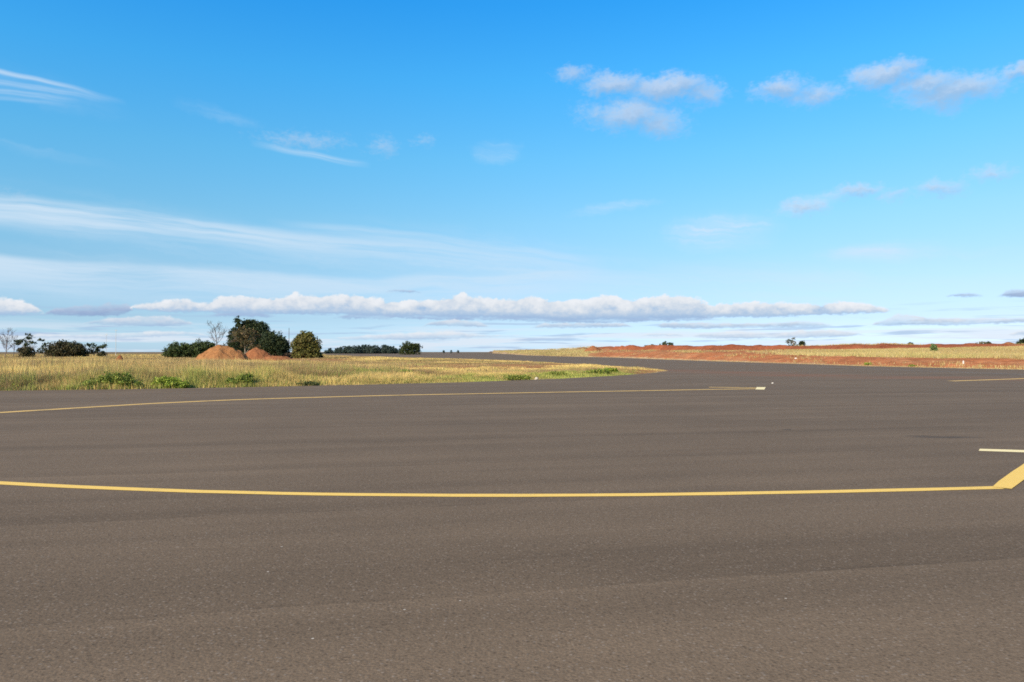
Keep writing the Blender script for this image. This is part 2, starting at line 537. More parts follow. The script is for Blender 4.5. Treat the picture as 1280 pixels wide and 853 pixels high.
    return m


ASPH_A, ASPH_B = (0.127, 0.0895, 0.0575), (0.141, 0.098, 0.062)


def mat_paint(name, colr, wear=0.35):
    m, b, o = new_mat(name)
    P = objco()
    n1 = noise(P, 55.0, 3, 0.7)
    n2 = noise(P, 1.3, 4, 0.65)
    n3 = noise(P, 9.0, 3, 0.6)
    worn = sstep(M('ADD', M('MULTIPLY', n1, 0.55), M('MULTIPLY', n2, 0.45)), 0.62 - wear * 0.35, 0.72 - wear * 0.25)
    c = mix(n3, colr, tuple(v * 0.86 for v in colr))
    c = mix(M('MULTIPLY', worn, min(1.0, 0.55 + wear)), c, (0.10, 0.08, 0.062))
    link(c, b.inputs['Base Color'])
    b.inputs['Roughness'].default_value = 0.7
    link(bump(n1, 0.003, 0.6), b.inputs['Normal'])
    return m


def mat_ground():
    m, b, o = new_mat('earth')
    P = objco()
    c = attr()
    n1 = noise(P, 0.9, 6, 0.65)
    n2 = noise(P, 5.0, 4, 0.65)
    n3 = noise(P, 0.12, 4, 0.6)
    k = M('MULTIPLY', M('MULTIPLY', lerp(n1, 0.3, 0.7, 0.7, 1.3, False), lerp(n2, 0.3, 0.7, 0.8, 1.2, False)), lerp(n3, 0.3, 0.7, 0.88, 1.12, False))
    link(mix(1.0, c, xyz(k, k, k), 'MULTIPLY'), b.inputs['Base Color'])
    b.inputs['Roughness'].default_value = 1.0
    b.inputs['Specular IOR Level'].default_value = 0.05
    link(bump(M('ADD', n1, M('MULTIPLY', n2, 0.4)), 0.22, 1.0), b.inputs['Normal'])
    return m


def mat_plant(name, transl=0.25, tint=None, upn=0.0):
    m, b, o = new_mat(name)
    nt = N.nt
    c = attr()
    if tint:
        c = mix(1.0, c, tint, 'MULTIPLY')
    link(c, b.inputs['Base Color'])
    b.inputs['Roughness'].default_value = 0.75
    b.inputs['Specular IOR Level'].default_value = 0.15
    if upn:
        g = nt.nodes.new('ShaderNodeNewGeometry')
        link(VM('NORMALIZE', VM('ADD', VM('MULTIPLY', N(g.outputs['Normal']), (1 - upn,) * 3), (0, 0, upn))), b.inputs['Normal'])
    t = nt.nodes.new('ShaderNodeBsdfTranslucent')
    link(c, t.inputs[0])
    mx = nt.nodes.new('ShaderNodeMixShader')
    mx.inputs[0].default_value = transl
    nt.links.new(b.outputs[0], mx.inputs[1])
    nt.links.new(t.outputs[0], mx.inputs[2])
    nt.links.new(mx.outputs[0], o.inputs[0])
    return m


def mat_bark(name, colr):
    m, b, o = new_mat(name)
    n1 = noise(VM('MULTIPLY', objco(), (1, 1, 0.25)), 9.0, 4, 0.6)
    link(mix(n1, tuple(v * 0.6 for v in colr), tuple(min(1, v * 1.4) for v in colr)), b.inputs['Base Color'])
    link(bump(n1, 0.03), b.inputs['Normal'])
    return m


def mat_soil(name, ca, cb, sc=1.0):
    m, b, o = new_mat(name)
    P = objco()
    n1 = noise(P, 1.1 * sc, 6, 0.7)
    n2 = noise(P, 6.0 * sc, 4, 0.65)
    link(mix(sstep(M('ADD', M('MULTIPLY', n1, 0.6), M('MULTIPLY', n2, 0.4)), 0.3, 0.7), ca, cb), b.inputs['Base Color'])
    link(bump(M('ADD', n1, M('MULTIPLY', n2, 0.5)), 0.3 / sc), b.inputs['Normal'])
    b.inputs['Specular IOR Level'].default_value = 0.05
    b.inputs['Roughness'].default_value = 1.0
    return m


def mat_plain(name, ca, cb, sc, rough=0.8):
    m, b, o = new_mat(name)
    n1 = noise(objco(), sc, 4, 0.6)
    link(mix(n1, ca, cb), b.inputs['Base Color'])
    b.inputs['Roughness'].default_value = rough
    return m


# ---------------------------------------------------------------- mesh helpers
def mesh_np(name, verts, faces, mat, cols=None, smooth=False):
    """verts (n,3); faces: int array (m,k)"""
    verts = np.asarray(verts, np.float32)
    faces = np.asarray(faces, np.int32)
    me = bpy.data.meshes.new(name)
    n, k = len(faces), faces.shape[1]
    me.vertices.add(len(verts))
    me.vertices.foreach_set('co', verts.ravel())
    me.loops.add(n * k)
    me.loops.foreach_set('vertex_index', faces.ravel())
    me.polygons.add(n)
    me.polygons.foreach_set('loop_start', np.arange(0, n * k, k, dtype=np.int32))
    me.polygons.foreach_set('loop_total', np.full(n, k, np.int32))
    if smooth:
        me.polygons.foreach_set('use_smooth', np.ones(n, bool))
    if cols is not None:
        cols = np.asarray(cols, np.float32)
        if cols.shape[1] == 3:
            cols = np.concatenate([cols, np.ones((len(cols), 1), np.float32)], 1)
        a = me.color_attributes.new('Col', 'FLOAT_COLOR', 'POINT')
        a.data.foreach_set('color', cols.ravel())
    me.update(calc_edges=True)
    me.validate()
    me.materials.append(mat)
    return me


def obj(name, me, parent=None, loc=None):
    o = bpy.data.objects.new(name, me)
    COL.objects.link(o)
    if parent:
        o.parent = parent
    if loc is not None:
        o.location = loc
    return o


def tag(o, label=None, cat=None, group=None, kind=None):
    if label:
        o['label'] = label
    if cat:
        o['category'] = cat
    if group:
        o['group'] = group
    if kind:
        o['kind'] = kind
    return o


def empty(name, loc, rz=0.0):
    o = bpy.data.objects.new(name, None)
    o.empty_display_size = 0.3
    o.location = loc
    o.rotation_euler = (0, 0, rz)
    COL.objects.link(o)
    return o


def vnoise(x, y, seed=0, oct=4, rough=0.5):
    """value noise, roughly -1..1"""
    x = np.asarray(x, np.float64)
    y = np.asarray(y, np.float64)
    out = np.zeros_like(x)
    a, tot = 1.0, 0.0
    for o in range(oct):
        xi, yi = np.floor(x), np.floor(y)
        fx, fy = x - xi, y - yi
        fx, fy = fx * fx * (3 - 2 * fx), fy * fy * (3 - 2 * fy)

        def h(i, j):
            n = (i * 374761393 + j * 668265263 + (seed + o * 17) * 1274126177) % 4294967296
            n = n.astype(np.uint64)
            n = ((n ^ (n >> np.uint64(13))) * np.uint64(1274126177)) & np.uint64(0xFFFFFFFF)
            n = n ^ (n >> np.uint64(16))
            return (n & np.uint64(0xFFFFFF)).astype(np.float64) / 0xFFFFFF
        v = (h(xi, yi) * (1 - fx) + h(xi + 1, yi) * fx) * (1 - fy) + (h(xi, yi + 1) * (1 - fx) + h(xi + 1, yi + 1) * fx) * fy
        out += a * (v * 2 - 1)
        tot += a
        a *= rough
        x, y = x * 2.03 + 5.1, y * 2.03 + 1.7
    return out / tot


def ss(a, b, x):
    t = np.clip((np.asarray(x, float) - a) / (b - a), 0, 1)
    return t * t * (3 - 2 * t)


# ---------------------------------------------------------------- outlines on the ground
FIELD_FRONT = [(0, 488.5), (100, 487.5), (200, 486.0), (300, 484.3), (400, 482.2), (500, 480.0), (600, 477.3), (700, 473.5),
               (770, 469.8), (815, 466.4), (838, 463.6)]
FIELD_BACK = [(826, 461.6), (800, 459.6), (740, 456.2), (680, 452.8), (620, 450.0), (560, 448.3), (500, 446.9), (450, 445.7), (410, 444.2)]
field_front = [gp(*p) for p in FIELD_FRONT]
field_back = [gp(*p) for p in FIELD_BACK]
RIGHT = [(640, 443.0), (660, 444.5), (700, 445.6), (740, 446.6), (770, 447.2), (830, 449.6), (900, 452.0), (1000, 455.2), (1080, 457.9), (1180, 460.2), (1280, 462.2), (1500, 467.0), (2200, 480.0)]
right_edge = [gp(*p) for p in RIGHT]

pave = []
pave += [(-140, -70), (140, -70), (150, 12)]
pave += right_edge[::-1]
pave += [gp(615, 441.9), gp(640, 441.0), gp(400, 441.0)]
pave += field_back[::-1]
pave += field_front[::-1]
pave += [(-60, 31.3), (-140, 33)]


def densify(poly, step):
    out = []
    n = len(poly)
    for i in range(n):
        a, b = np.array(poly[i]), np.array(poly[(i + 1) % n])
        L = np.linalg.norm(b - a)
        st = step * max(1.0, min(np.linalg.norm(a), np.linalg.norm(b)) / 40)
        k = max(1, int(L / st))
        for j in range(k):
            out.append(a + (b - a) * j / k)
    return np.array(out)


def jitter(pl, amp):
    return pl + np.stack([vnoise(pl[:, 0] * 0.7, pl[:, 1] * 0.7, 3, 3), vnoise(pl[:, 0] * 0.7, pl[:, 1] * 0.7, 4, 3)], 1) * amp


pave_d = jitter(densify(pave, 0.6), 0.2)


def inside(poly, x, y):
    poly = np.asarray(poly)
    r = np.zeros(x.shape, bool)
    n = len(poly)
    for i in range(n):
        x1, y1 = poly[i]
        x2, y2 = poly[(i + 1) % n]
        if y1 == y2:
            continue
        c = ((y1 > y) != (y2 > y))
        r ^= c & (x < (x2 - x1) * (y - y1) / (y2 - y1) + x1)
    return r


def pdist(poly, x, y, closed=True):
    poly = np.asarray(poly)
    best = np.full(x.shape, 1e9)
    n = len(poly)
    for i in range(n if closed else n - 1):
        a, b = poly[i], poly[(i + 1) % n]
        d = b - a
        L = d @ d
        t = np.clip(((x - a[0]) * d[0] + (y - a[1]) * d[1]) / max(L, 1e-9), 0, 1)
        best = np.minimum(best, np.hypot(x - a[0] - t * d[0], y - a[1] - t * d[1]))
    return best


# ---- the raised ground beyond the right-hand edge: rows are px of the photograph and the rows its crests reach
BANK = np.array([  # px, border y, slope top y, ridge foot y, ridge top y, d-ratio slope top, foot
    (600, 443, 440.5, 439.3, 438.6, 1.1, 1.5),
    (640, 443, 440.6, 438.9, 438, 1.1, 1.5),
    (660, 444.5, 442, 438.6, 437.4, 1.1, 1.6),
    (700, 445.6, 442.6, 437.8, 436.6, 1.1, 1.6),
    (735, 446.5, 442, 437.4, 434.5, 1.12, 1.6),
    (770, 447.2, 440.5, 437.3, 433.1, 1.14, 1.5),
    (830, 449.6, 440.5, 438.2, 432.9, 1.16, 1.5),
    (900, 452, 441.5, 438.6, 432.7, 1.16, 1.6),
    (1000, 455.2, 445.2, 438.2, 432.1, 1.14, 1.75),
    (1080, 457.9, 447, 438, 431.7, 1.14, 1.85),
    (1180, 460.2, 448.3, 436.8, 431.1, 1.14, 1.9),
    (1280, 462.2, 449.6, 434.6, 430.1, 1.14, 1.95),
    (1500, 467, 453, 434.5, 430.1, 1.16, 2),
    (2200, 480, 462, 434, 429.1, 1.2, 2.2)])


def bank_at(x, y):
    """for points beyond the right edge: (ratio r, heights) of the bank profile"""
    px = np.clip(CX + F * x / np.maximum(y, 1e-3), 600, 2200)
    c = [np.interp(px, BANK[:, 0], BANK[:, i]) for i in range(1, 7)]
    yb = EYE * F / (c[0] - HZ)
    r = y / yb
    r1, r2 = c[4], c[5]
    h1 = EYE - (c[1] - HZ) * (yb * r1) / F
    h2 = EYE - (c[2] - HZ) * (yb * r2) / F
    r3 = r2 + 9.0 / yb
    h3 = EYE - (c[3] - HZ) * (yb * r3) / F
    r0 = 1 + 1.3 / yb
    z = np.where(r < r0, 0.0, np.where(r < r1, h1 * ((r - r0) / np.maximum(r1 - r0, 1e-3)) ** 0.8,
        np.where(r < r2, h1 + (h2 - h1) * (r - r1) / (r2 - r1),
        np.where(r < r3, h2 + (h3 - h2) * ss(0, 1, (r - r2) / (r3 - r2)), h3 - np.clip((r - r3) * 0.6, 0, 1) * (h3 - 0.6 * h2) * 0.35))))
    return px, r, r0, r1, r2, r3, z


def ground_h(x, y):
    x = np.atleast_1d(np.asarray(x, float))
    y = np.atleast_1d(np.asarray(y, float))
    ins = inside(pave, x, y)
    d = pdist(np.array(pave), x, y)
    sd_ = np.where(ins, -d, d)
    z = -0.05 + 0.09 * ss(0.0, 2.5, sd_) + 0.05 * vnoise(x * 0.15, y * 0.15, 9, 3) * ss(0.3, 6, sd_)
    px, r, r0, r1, r2, r3, zb = bank_at(x, y)
    right = (~ins) & (px > 612) & (y > 5) & (r > 0.99)
    rough = vnoise(x * 0.55, y * 0.55, 21, 4, 0.6)
    big = vnoise(x * 0.12, y * 0.12, 25, 3)
    amp = 0.25 * ((r > r0) & (r < r1 * 1.02)) + 0.10 * ((r >= r1 * 1.02) & (r < r2)) + 0.0
    ridge = ss(r2 - 0.02, r3, r) * (1 - ss(r3 * 1.02, r3 * 1.25, r))
    ridge_amp = np.clip(y / 160, 0.5, 2.2)
    zz = zb + rough * amp * np.clip((r - r0) * 30, 0, 1) + ridge * ridge_amp * (0.42 * vnoise(x * 0.22, y * 0.1, 31, 3) + 0.2 * rough) + 0.12 * big * (r > r1)
    z = np.where(right, np.maximum(zz, -0.05) + 0.02, z)
    return z, ins, sd_, right, (px, r, r0, r1, r2, r3)


def ghz(x, y):
    return float(ground_h([x], [y])[0][0])


# ---------------------------------------------------------------- ground sheet
SOIL = np.array([0.355, 0.128, 0.052])
SOIL_D = np.array([0.26, 0.078, 0.033])
ORANGE = np.array([0.32, 0.135, 0.055])
STRAW = np.array([0.36, 0.255, 0.10])
VERGE = np.array([0.40, 0.27, 0.15])
DULL = np.array([0.16, 0.11, 0.06])


def field_soil(x, y):
    """0..1: bare orange earth showing through the island's grass"""
    n = vnoise(x * 0.10, y * 0.10, 41, 4)
    s = ss(0.32, 0.62, n)
    for (px, py, hx, hy, a) in SOILP:
        gx, gy = gp(px, py)
        sx = hx / F * gy
        sy = hy * gy * gy / (EYE * F)
        q = np.hypot((x - gx) / sx, (y - gy) / sy) + 0.5 * vnoise(x * 0.3, y * 0.3, 43, 3)
        s = np.maximum(s, a * (1 - ss(0.6, 1.1, q)))
    return s


SOILP = [(560, 459, 60, 4.5, 0.8), (650, 458.5, 55, 4.5, 0.9), (700, 457, 30, 3, 0.8), (520, 463, 22, 3.2, 0.9), (380, 450.5, 75, 2.6, 1.0), (330, 450, 35, 2.2, 1.0),
         (430, 452.5, 40, 2.0, 0.8), (70, 483, 26, 2.6, 0.9), (25, 484, 18, 2.0, 0.5), (540, 469, 14, 3, 0.7), (800, 464.5, 45, 2.6, 0.8), (155, 447.5, 10, 1.2, 1.0)]


def build_ground():
    azs = np.concatenate([np.linspace(-180, -50, 66, endpoint=False), np.linspace(-50, 50, 1100, endpoint=False), np.linspace(50, 180, 66, endpoint=False)])
    rs = np.concatenate([np.geomspace(0.4, 26, 30, endpoint=False), np.geomspace(26, 320, 340, endpoint=False), np.geomspace(320, 6000, 60)])
    Az, R = np.meshgrid(np.radians(azs), rs, indexing='ij')
    X, Y = R * np.sin(Az), R * np.cos(Az)
    x, y = X.ravel(), Y.ravel()
    z, ins, sd_, right, (px, r, r0, r1, r2, r3) = ground_h(x, y)
    c = np.zeros((len(x), 3))
    n1 = vnoise(x * 0.2, y * 0.2, 51, 4)[:, None]
    # field
    fs = field_soil(x, y)[:, None]
    c[:] = STRAW * 0.75 * (1 + 0.2 * n1)
    c = c * (1 - fs) + ORANGE * (1 + 0.25 * n1) * fs
    vg = (1 - ss(0.25, 0.75, sd_ + 0.25 * vnoise(x * 1.1, y * 1.1, 53, 3)))[:, None]
    c = c * (1 - vg) + VERGE * vg
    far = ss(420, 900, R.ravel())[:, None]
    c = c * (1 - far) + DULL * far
    # right bank
    soil = SOIL * (1 + 0.25 * n1) * (1 - ss(0.1, 0.7, vnoise(x * 0.5, y * 0.5, 57, 4))[:, None] * 0.25)
    bl = r1 * (1 + 0.05 * vnoise(x * 0.15, y * 0.06, 61, 3))
    g1 = ss(0.0, 0.03, r - bl) * (1 - ss(-0.05, 0.0, r - r2))
    gw = ss(930, 1110, px + 60 * n1[:, 0])      # the grass band thins out towards the left
    gw = np.maximum(gw, 0.95 * (1 - ss(715, 760, px)))
    spk = ss(-0.1, 0.35, vnoise(x * 0.25, y * 0.12, 63, 4)) * 0.5
    mott = 0.4 * ss(0.0, 0.4, vnoise(x * 0.45, y * 0.2, 64, 4))[:, None]
    soil = soil * (1 - mott) + np.array([0.42, 0.22, 0.10]) * mott
    gmask = (g1 * np.maximum(gw, spk))[:, None]
    cb = soil * (1 - gmask) + STRAW * np.array([0.9, 0.85, 0.8]) * (1 + 0.2 * n1) * gmask
    leftg = (1 - ss(700, 760, px))[:, None] * np.ones_like(gmask)
    cb = cb * (1 - leftg) + STRAW * 0.9 * (1 + 0.2 * n1) * leftg
    top = ss(0.0, 0.3, r - r3)[:, None]
    cb = cb * (1 - top) + (SOIL_D * 0.5 + DULL * 0.5) * top
    dark = (ss(-0.03, 0.02, r - r2) * (1 - ss(0, 0.2, r - r3)))[:, None] * (1 - leftg)
    cb = cb * (1 - dark) + SOIL_D * (1 + 0.3 * n1) * dark
    vb = (1 - ss(0.5, 1.3, sd_ + 0.7 * vnoise(x * 0.5, y * 0.5, 66, 3)))[:, None]
    cb = cb * (1 - vb) + VERGE * vb
    c = np.where(right[:, None], cb, c)
    na, nr = len(azs), len(rs)
    idx = np.arange(na * nr).reshape(na, nr)
    a = idx
    b = np.roll(idx, -1, axis=0)
    f = np.stack([a[:, :-1], a[:, 1:], b[:, 1:], b[:, :-1]], -1).reshape(-1, 4)
    # close the middle
    ctr = len(x)
    V = np.concatenate([np.stack([x, y, z], 1), [[0, 0, -0.05]]])
    c = np.concatenate([c, [[.2, .1, .05]]])
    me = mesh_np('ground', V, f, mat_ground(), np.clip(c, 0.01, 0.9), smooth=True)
    o = obj('ground', me)
    tag(o, kind='structure')
    return o


def build_apron():
    import bmesh
    from mathutils.geometry import tessellate_polygon
    pl = pave_d
    n = len(pl)
    tris = tessellate_polygon([[Vector((p[0], p[1], 0)) for p in pl]])
    top = [(p[0], p[1], 0.0) for p in pl]
    bot = [(p[0], p[1], -0.09) for p in pl]
    bm = bmesh.new()
    vt = [bm.verts.new(p) for p in top]
    vb = [bm.verts.new(p) for p in bot]
    for t in tris:
        try:
            bm.faces.new([vt[i] for i in t])
        except ValueError:
            pass
    for i in range(n):
        j = (i + 1) % n
        bm.faces.new((vt[i], vt[j], vb[j], vb[i]))
    bmesh.ops.recalc_face_normals(bm, faces=bm.faces)
    for f in bm.faces:
        if abs(f.normal.z) > 0.9 and f.normal.z < 0:
            f.normal_flip()
    me = bpy.data.meshes.new('apron')
    bm.to_mesh(me)
    bm.free()
    me.materials.append(mat_asphalt())
    o = obj('apron', me)
    tag(o, kind='structure')
    return o


# ---------------------------------------------------------------- painted lines
def smooth_path(pts, step=0.5):
    """Catmull-Rom through ground points"""
    p = [np.array(q, float) for q in pts]
    p = [2 * p[0] - p[1]] + p + [2 * p[-1] - p[-2]]
    out = []
    for i in range(1, len(p) - 2):
        L = np.linalg.norm(p[i + 1] - p[i])
        k = max(2, int(L / step))
        for j in range(k):
            t = j / k
            out.append(0.5 * ((2 * p[i]) + (-p[i - 1] + p[i + 1]) * t + (2 * p[i - 1] - 5 * p[i] + 4 * p[i + 1] - p[i + 2]) * t * t + (-p[i - 1] + 3 * p[i] - 3 * p[i + 1] + p[i + 2]) * t ** 3))
    out.append(p[-2])
    return np.array(out)


def stripe(name, pts, width, mat, z=0.004, smooth=True, ends=(0, 0), rag=0.016):
    c = smooth_path(pts) if smooth else np.array(pts, float)
    t = np.gradient(c, axis=0)
    t /= np.linalg.norm(t, axis=1)[:, None]
    nrm = np.stack([-t[:, 1], t[:, 0]], 1)
    s = np.arange(len(c))
    j1 = rag * vnoise(s * 0.9, s * 0.1, 71, 2)[:, None]
    j2 = rag * vnoise(s * 0.9, s * 0.1, 72, 2)[:, None]
    L = c + nrm * (width / 2 + j1)
    Rr = c - nrm * (width / 2 + j2)
    L[0] += t[0] * ends[0]
    L[-1] += t[-1] * ends[1]
    n = len(c)
    V = np.concatenate([np.c_[L, np.full(n, z)], np.c_[Rr, np.full(n, z)]])
    f = np.array([(i, i + n, i + n + 1, i + 1) for i in range(n - 1)])
    return obj(name, mesh_np(name, V, f, mat))


def build_lines():
    ye = mat_paint('yellow_paint', (0.78, 0.495, 0.105), 0.2)
    dusty = mat_paint('dusty_yellow_paint', (0.66, 0.41, 0.115), 0.3)
    pale = mat_paint('pale_paint', (0.82, 0.66, 0.33), 0.12)
    faded = mat_paint('faded_paint', (0.24, 0.18, 0.12), 0.6)
    l2 = [(-60, 599.5), (0, 603.6), (100, 608.6), (200, 612.6), (300, 615.6), (400, 617.6), (500, 618.7), (640, 619.2), (800, 618.3), (900, 617.0), (1000, 615.2), (1100, 613.0), (1180, 611.2), (1247, 609.4)]
    pts = [gp(*p) for p in l2]
    # lead further round to the left, off the frame
    p0, p1 = np.array(pts[0]), np.array(pts[1])
    d = (p0 - p1) / np.linalg.norm(p0 - p1)
    ext, q, ang = [], p0.copy(), math.atan2(d[1], d[0])
    for i in range(6):
        ang -= 0.13
        q = q + 2.0 * np.array([math.cos(ang), math.sin(ang)])
        ext.append(tuple(q))
    o = stripe('painted_line', ext[::-1] + pts, 0.168, ye)
    tag(o, 'long bright yellow line sweeping across the asphalt nearest the viewer', 'road marking')
    # oblique branch
    a, b = gp(1250.5, 610.2), gp(1300, 572.5)
    A_, B_ = np.array(a), np.array(b)
    dd = (B_ - A_) / np.linalg.norm(B_ - A_)
    br = [tuple(A_ + dd * k) for k in np.linspace(0.0, 9, 19)]
    o = stripe('painted_line', br, 0.2, ye, z=0.0075, smooth=False, ends=(0.0, 0))
    tag(o, 'short thick yellow line slanting up to the right edge from the near yellow line', 'road marking')
    a, b = gp(1218.5, 562.3), gp(1290, 564.6)
    A_, B_ = np.array(a), np.array(b)
    dd = (B_ - A_) / np.linalg.norm(B_ - A_)
    br = [tuple(A_ + dd * k) for k in np.linspace(0.0, 7, 15)]
    o = stripe('painted_line', br, 0.30, pale, smooth=False, ends=(0.1, 0))
    tag(o, 'pale cream bar on the asphalt above the slanting yellow line', 'road marking')
    l1 = [(0, 516), (50, 513), (100, 510), (150, 507), (200, 504.2), (300, 499.8), (400, 496.8), (500, 494.2), (600, 492.3), (700, 490.4), (800, 488.7), (880, 487.2), (945, 486.2)]
    pts = [gp(*p) for p in l1]
    o = stripe('painted_line', [(3 * pts[0][0] - 2 * pts[1][0] , 3 * pts[0][1] - 2 * pts[1][1] - 0.35)] + pts, 0.37, dusty)
    tag(o, 'long dusty yellow line across the asphalt in front of the dry grass', 'road marking')
    o = stripe('painted_line', [gp(886, 484.3), gp(915, 484.6), gp(945, 485.1)], 0.4, dusty, z=0.0055)
    tag(o, 'short faint yellow line merging with the dusty line near its bright tip', 'road marking')
    o = stripe('painted_line', [gp(949.5, 487.3), gp(951.5, 484.3)], 0.37, pale, z=0.0085, smooth=False)
    tag(o, 'small bright cream block at the right tip of the dusty yellow line', 'road marking')
    o = stripe('painted_line', [gp(1188, 476.6), gp(1230, 475.2), gp(1280, 473.4), gp(1400, 468.5)], 0.5, dusty)
    tag(o, 'thin yellow line at the right edge below the red bank', 'road marking')
    o = stripe('painted_line', [gp(640, 448), gp(700, 448.2), gp(745, 448.8), (gp(850, 452.3)), gp(960, 456.8), gp(1080, 461), gp(1180, 464.8), gp(1280, 468.4), gp(1500, 477)], 0.7, faded)
    tag(o, 'faded pale edge line following the foot of the red bank', 'road marking')


# ---------------------------------------------------------------- grass
STRAWS = np.array([[0.50, 0.37, 0.14], [0.58, 0.45, 0.20], [0.42, 0.29, 0.10], [0.30, 0.20, 0.09], [0.40, 0.33, 0.10], [0.62, 0.50, 0.27]])
GREENS = np.array([[0.17, 0.26, 0.04], [0.25, 0.31, 0.055], [0.12, 0.20, 0.035], [0.33, 0.35, 0.08], [0.38, 0.36, 0.10]])
BROWNS = np.array([[0.24, 0.13, 0.06], [0.20, 0.12, 0.05], [0.30, 0.17, 0.075]])


def blades(x, y, z, h, w, col, lean=0.35, seed=0):
    """one tapered blade per point -> verts, faces, colours"""
    r = np.random.default_rng(seed)
    n = len(x)
    th = r.uniform(0, 2 * pi, n)
    ln = r.uniform(0.05, lean, n) * h
    la = r.uniform(0, 2 * pi, n)
    lx, ly = np.cos(la) * ln, np.sin(la) * ln
    dx, dy = np.cos(th) * w / 2, np.sin(th) * w / 2
    base = np.stack([x, y, z], 1)
    up = np.stack([lx, ly, h], 1)
    side = np.stack([dx, dy, np.zeros(n)], 1)
    V = np.stack([base - side, base + side, base + up], 1)   # n,3,3
    Fc = np.arange(n * 3).reshape(n, 3)
    C = np.repeat(col[:, None, :], 3, 1)
    return V.reshape(-1, 3), Fc, C.reshape(-1, 3)


def tuft_points(x, y, k, spread, r):
    n = len(x)
    xx = np.repeat(x, k) + r.normal(0, 1, n * k) * np.repeat(spread, k)
    yy = np.repeat(y, k) + r.normal(0, 1, n * k) * np.repeat(spread, k)
    return xx, yy


def build_field_grass(mat):
    r = np.random.default_rng(5)
    # candidates with a density that falls with distance (px uniform, 1/d^2 mixed)
    n = 400000
    px = r.uniform(-330, 850, n)
    u = r.uniform(0, 1, n)
    dmin, dmax = 28.0, 420.0
    p = -0.75
    d = (dmin ** p + u * (dmax ** p - dmin ** p)) ** (1 / p)
    x = (px - CX) / F * d
    y = d
    ok = ~inside(pave, x, y)
    ok &= ~((px > 845))
    x, y = x[ok], y[ok]
    z, ins, sd_, right, _ = ground_h(x, y)
    ok = (sd_ > 0.15) & (~right)
    x, y, z, sd_ = x[ok], y[ok], z[ok], sd_[ok]
    px = CX + F * x / y
    soil = field_soil(x, y)
    keep = r.uniform(0, 1, len(x)) > soil * 0.86
    # gaps between the tussocks near the edge
    gap = vnoise(x * 0.45, y * 0.28, 81, 3)
    keep &= r.uniform(0, 1, len(x)) < 0.12 + 0.88 * ss(-0.35, 0.1, gap)
    x, y, z, sd_, px, soil = x[keep], y[keep], z[keep], sd_[keep], px[keep], soil[keep]
    k = 7
    spread = 0.06 + 0.0016 * y
    X, Y = tuft_points(x, y, k, spread, r)
    Z = np.repeat(z, k)
    sdk, pxk, soilk = np.repeat(sd_, k), np.repeat(px, k), np.repeat(soil, k)
    n = len(X)
    big = vnoise(X * 0.16, Y * 0.16, 83, 4)
    sm = vnoise(X * 0.8, Y * 0.8, 85, 3)
    tall = ss(560, 330, pxk)                     # tall on the left, short towards the tip
    hmax = 0.26 + 0.42 * tall
    hmax *= 0.35 + 0.65 * ss(0.1, 2.4, sdk)
    hmax *= 1 - 0.45 * ss(50, 120, Y)
    h = hmax * r.uniform(0.5, 1.1, n) * (1 + 0.45 * big + 0.5 * sm + 0.45 * vnoise(X * 0.33, Y * 0.33, 86, 3)).clip(0.25, 1.7)
    stalk = (r.uniform(0, 1, n) < 0.06 * tall)
    h = h * (1 - 0.6 * soilk)
    h = np.where(stalk, h * 1.45, h)
    w = (0.012 + 0.00040 * Y) * r.uniform(0.6, 1.3, n)
    w = np.where(stalk, w * 0.8, w)
    # colour
    ci = STRAWS[r.integers(0, len(STRAWS), n)]
    bi = BROWNS[r.integers(0, len(BROWNS), n)]
    gi = GREENS[r.integers(0, len(GREENS), n)]
    pb = np.clip(0.12 + 0.5 * ss(0.15, 0.55, vnoise(X * 0.22, Y * 0.22, 87, 4)) + 0.35 * soilk, 0, 0.85)
    edge = 1 - ss(1.0, 5.5 + 3.0 * big, sdk)
    nearfront = pdist(np.array(field_front), X, Y, closed=False) < 9
    pg = 0.03 + 0.4 * ss(0.12, 0.45, vnoise(X * 0.22, Y * 0.11, 89, 3))
    pg = pg + nearfront * edge * (0.5 + 0.5 * ss(400, 560, pxk)) * (0.5 + 0.8 * ss(-0.3, 0.3, sm + big))
    pg = pg + 0.7 * ss(0.2, 0.42, vnoise(X * 0.75, Y * 0.45, 88, 3)) * (0.35 + 0.65 * ss(300, 420, pxk)) * (1 - 0.5 * soilk)
    pg = pg * (1 - 0.75 * ss(775, 812, pxk)) * (1 - 0.6 * (Y > 62))
    rr = r.uniform(0, 1, n)
    col = np.where((rr < pb)[:, None], bi, ci)
    col = np.where((r.uniform(0, 1, n) < pg)[:, None], gi, col)
    tint = ss(-0.3, 0.3, vnoise(X * 0.15, Y * 0.075, 99, 4))[:, None]
    base = np.array([0.27, 0.17, 0.075]) * (1 - tint) + np.array([0.74, 0.51, 0.165]) * tint
    brn = np.maximum(ss(0.05, 0.4, vnoise(X * 0.09, Y * 0.045, 100, 4)) * 0.8, 0.7 * np.exp(-(((pxk - 240) / 110) ** 2 + ((Y - 62) / 18) ** 2)))[:, None]
    base = base * (1 - brn) + np.array([0.22, 0.13, 0.075]) * brn
    isg = (col[:, 1] > col[:, 0] * 0.9)[:, None]
    col = np.where(isg, col * 0.8 + base * 0.2, col * 0.3 + base * 0.7)
    col = col * (1 + 0.13 * r.normal(0, 1, n))[:, None].clip(0.6, 1.4) * (1 + 0.3 * big + 0.4 * sm).clip(0.45, 1.5)[:, None]
    print('field blades', n)
    V, Fc, C = blades(X, Y, Z - 0.02, h, w, col, 0.45, 3)
    o = obj('dry_grass', mesh_np('dry_grass', V, Fc, mat, np.clip(C, 0.01, 0.8)))
    tag(o, 'tall straw coloured grass over the field left of the taxiway', 'grass', kind='stuff')


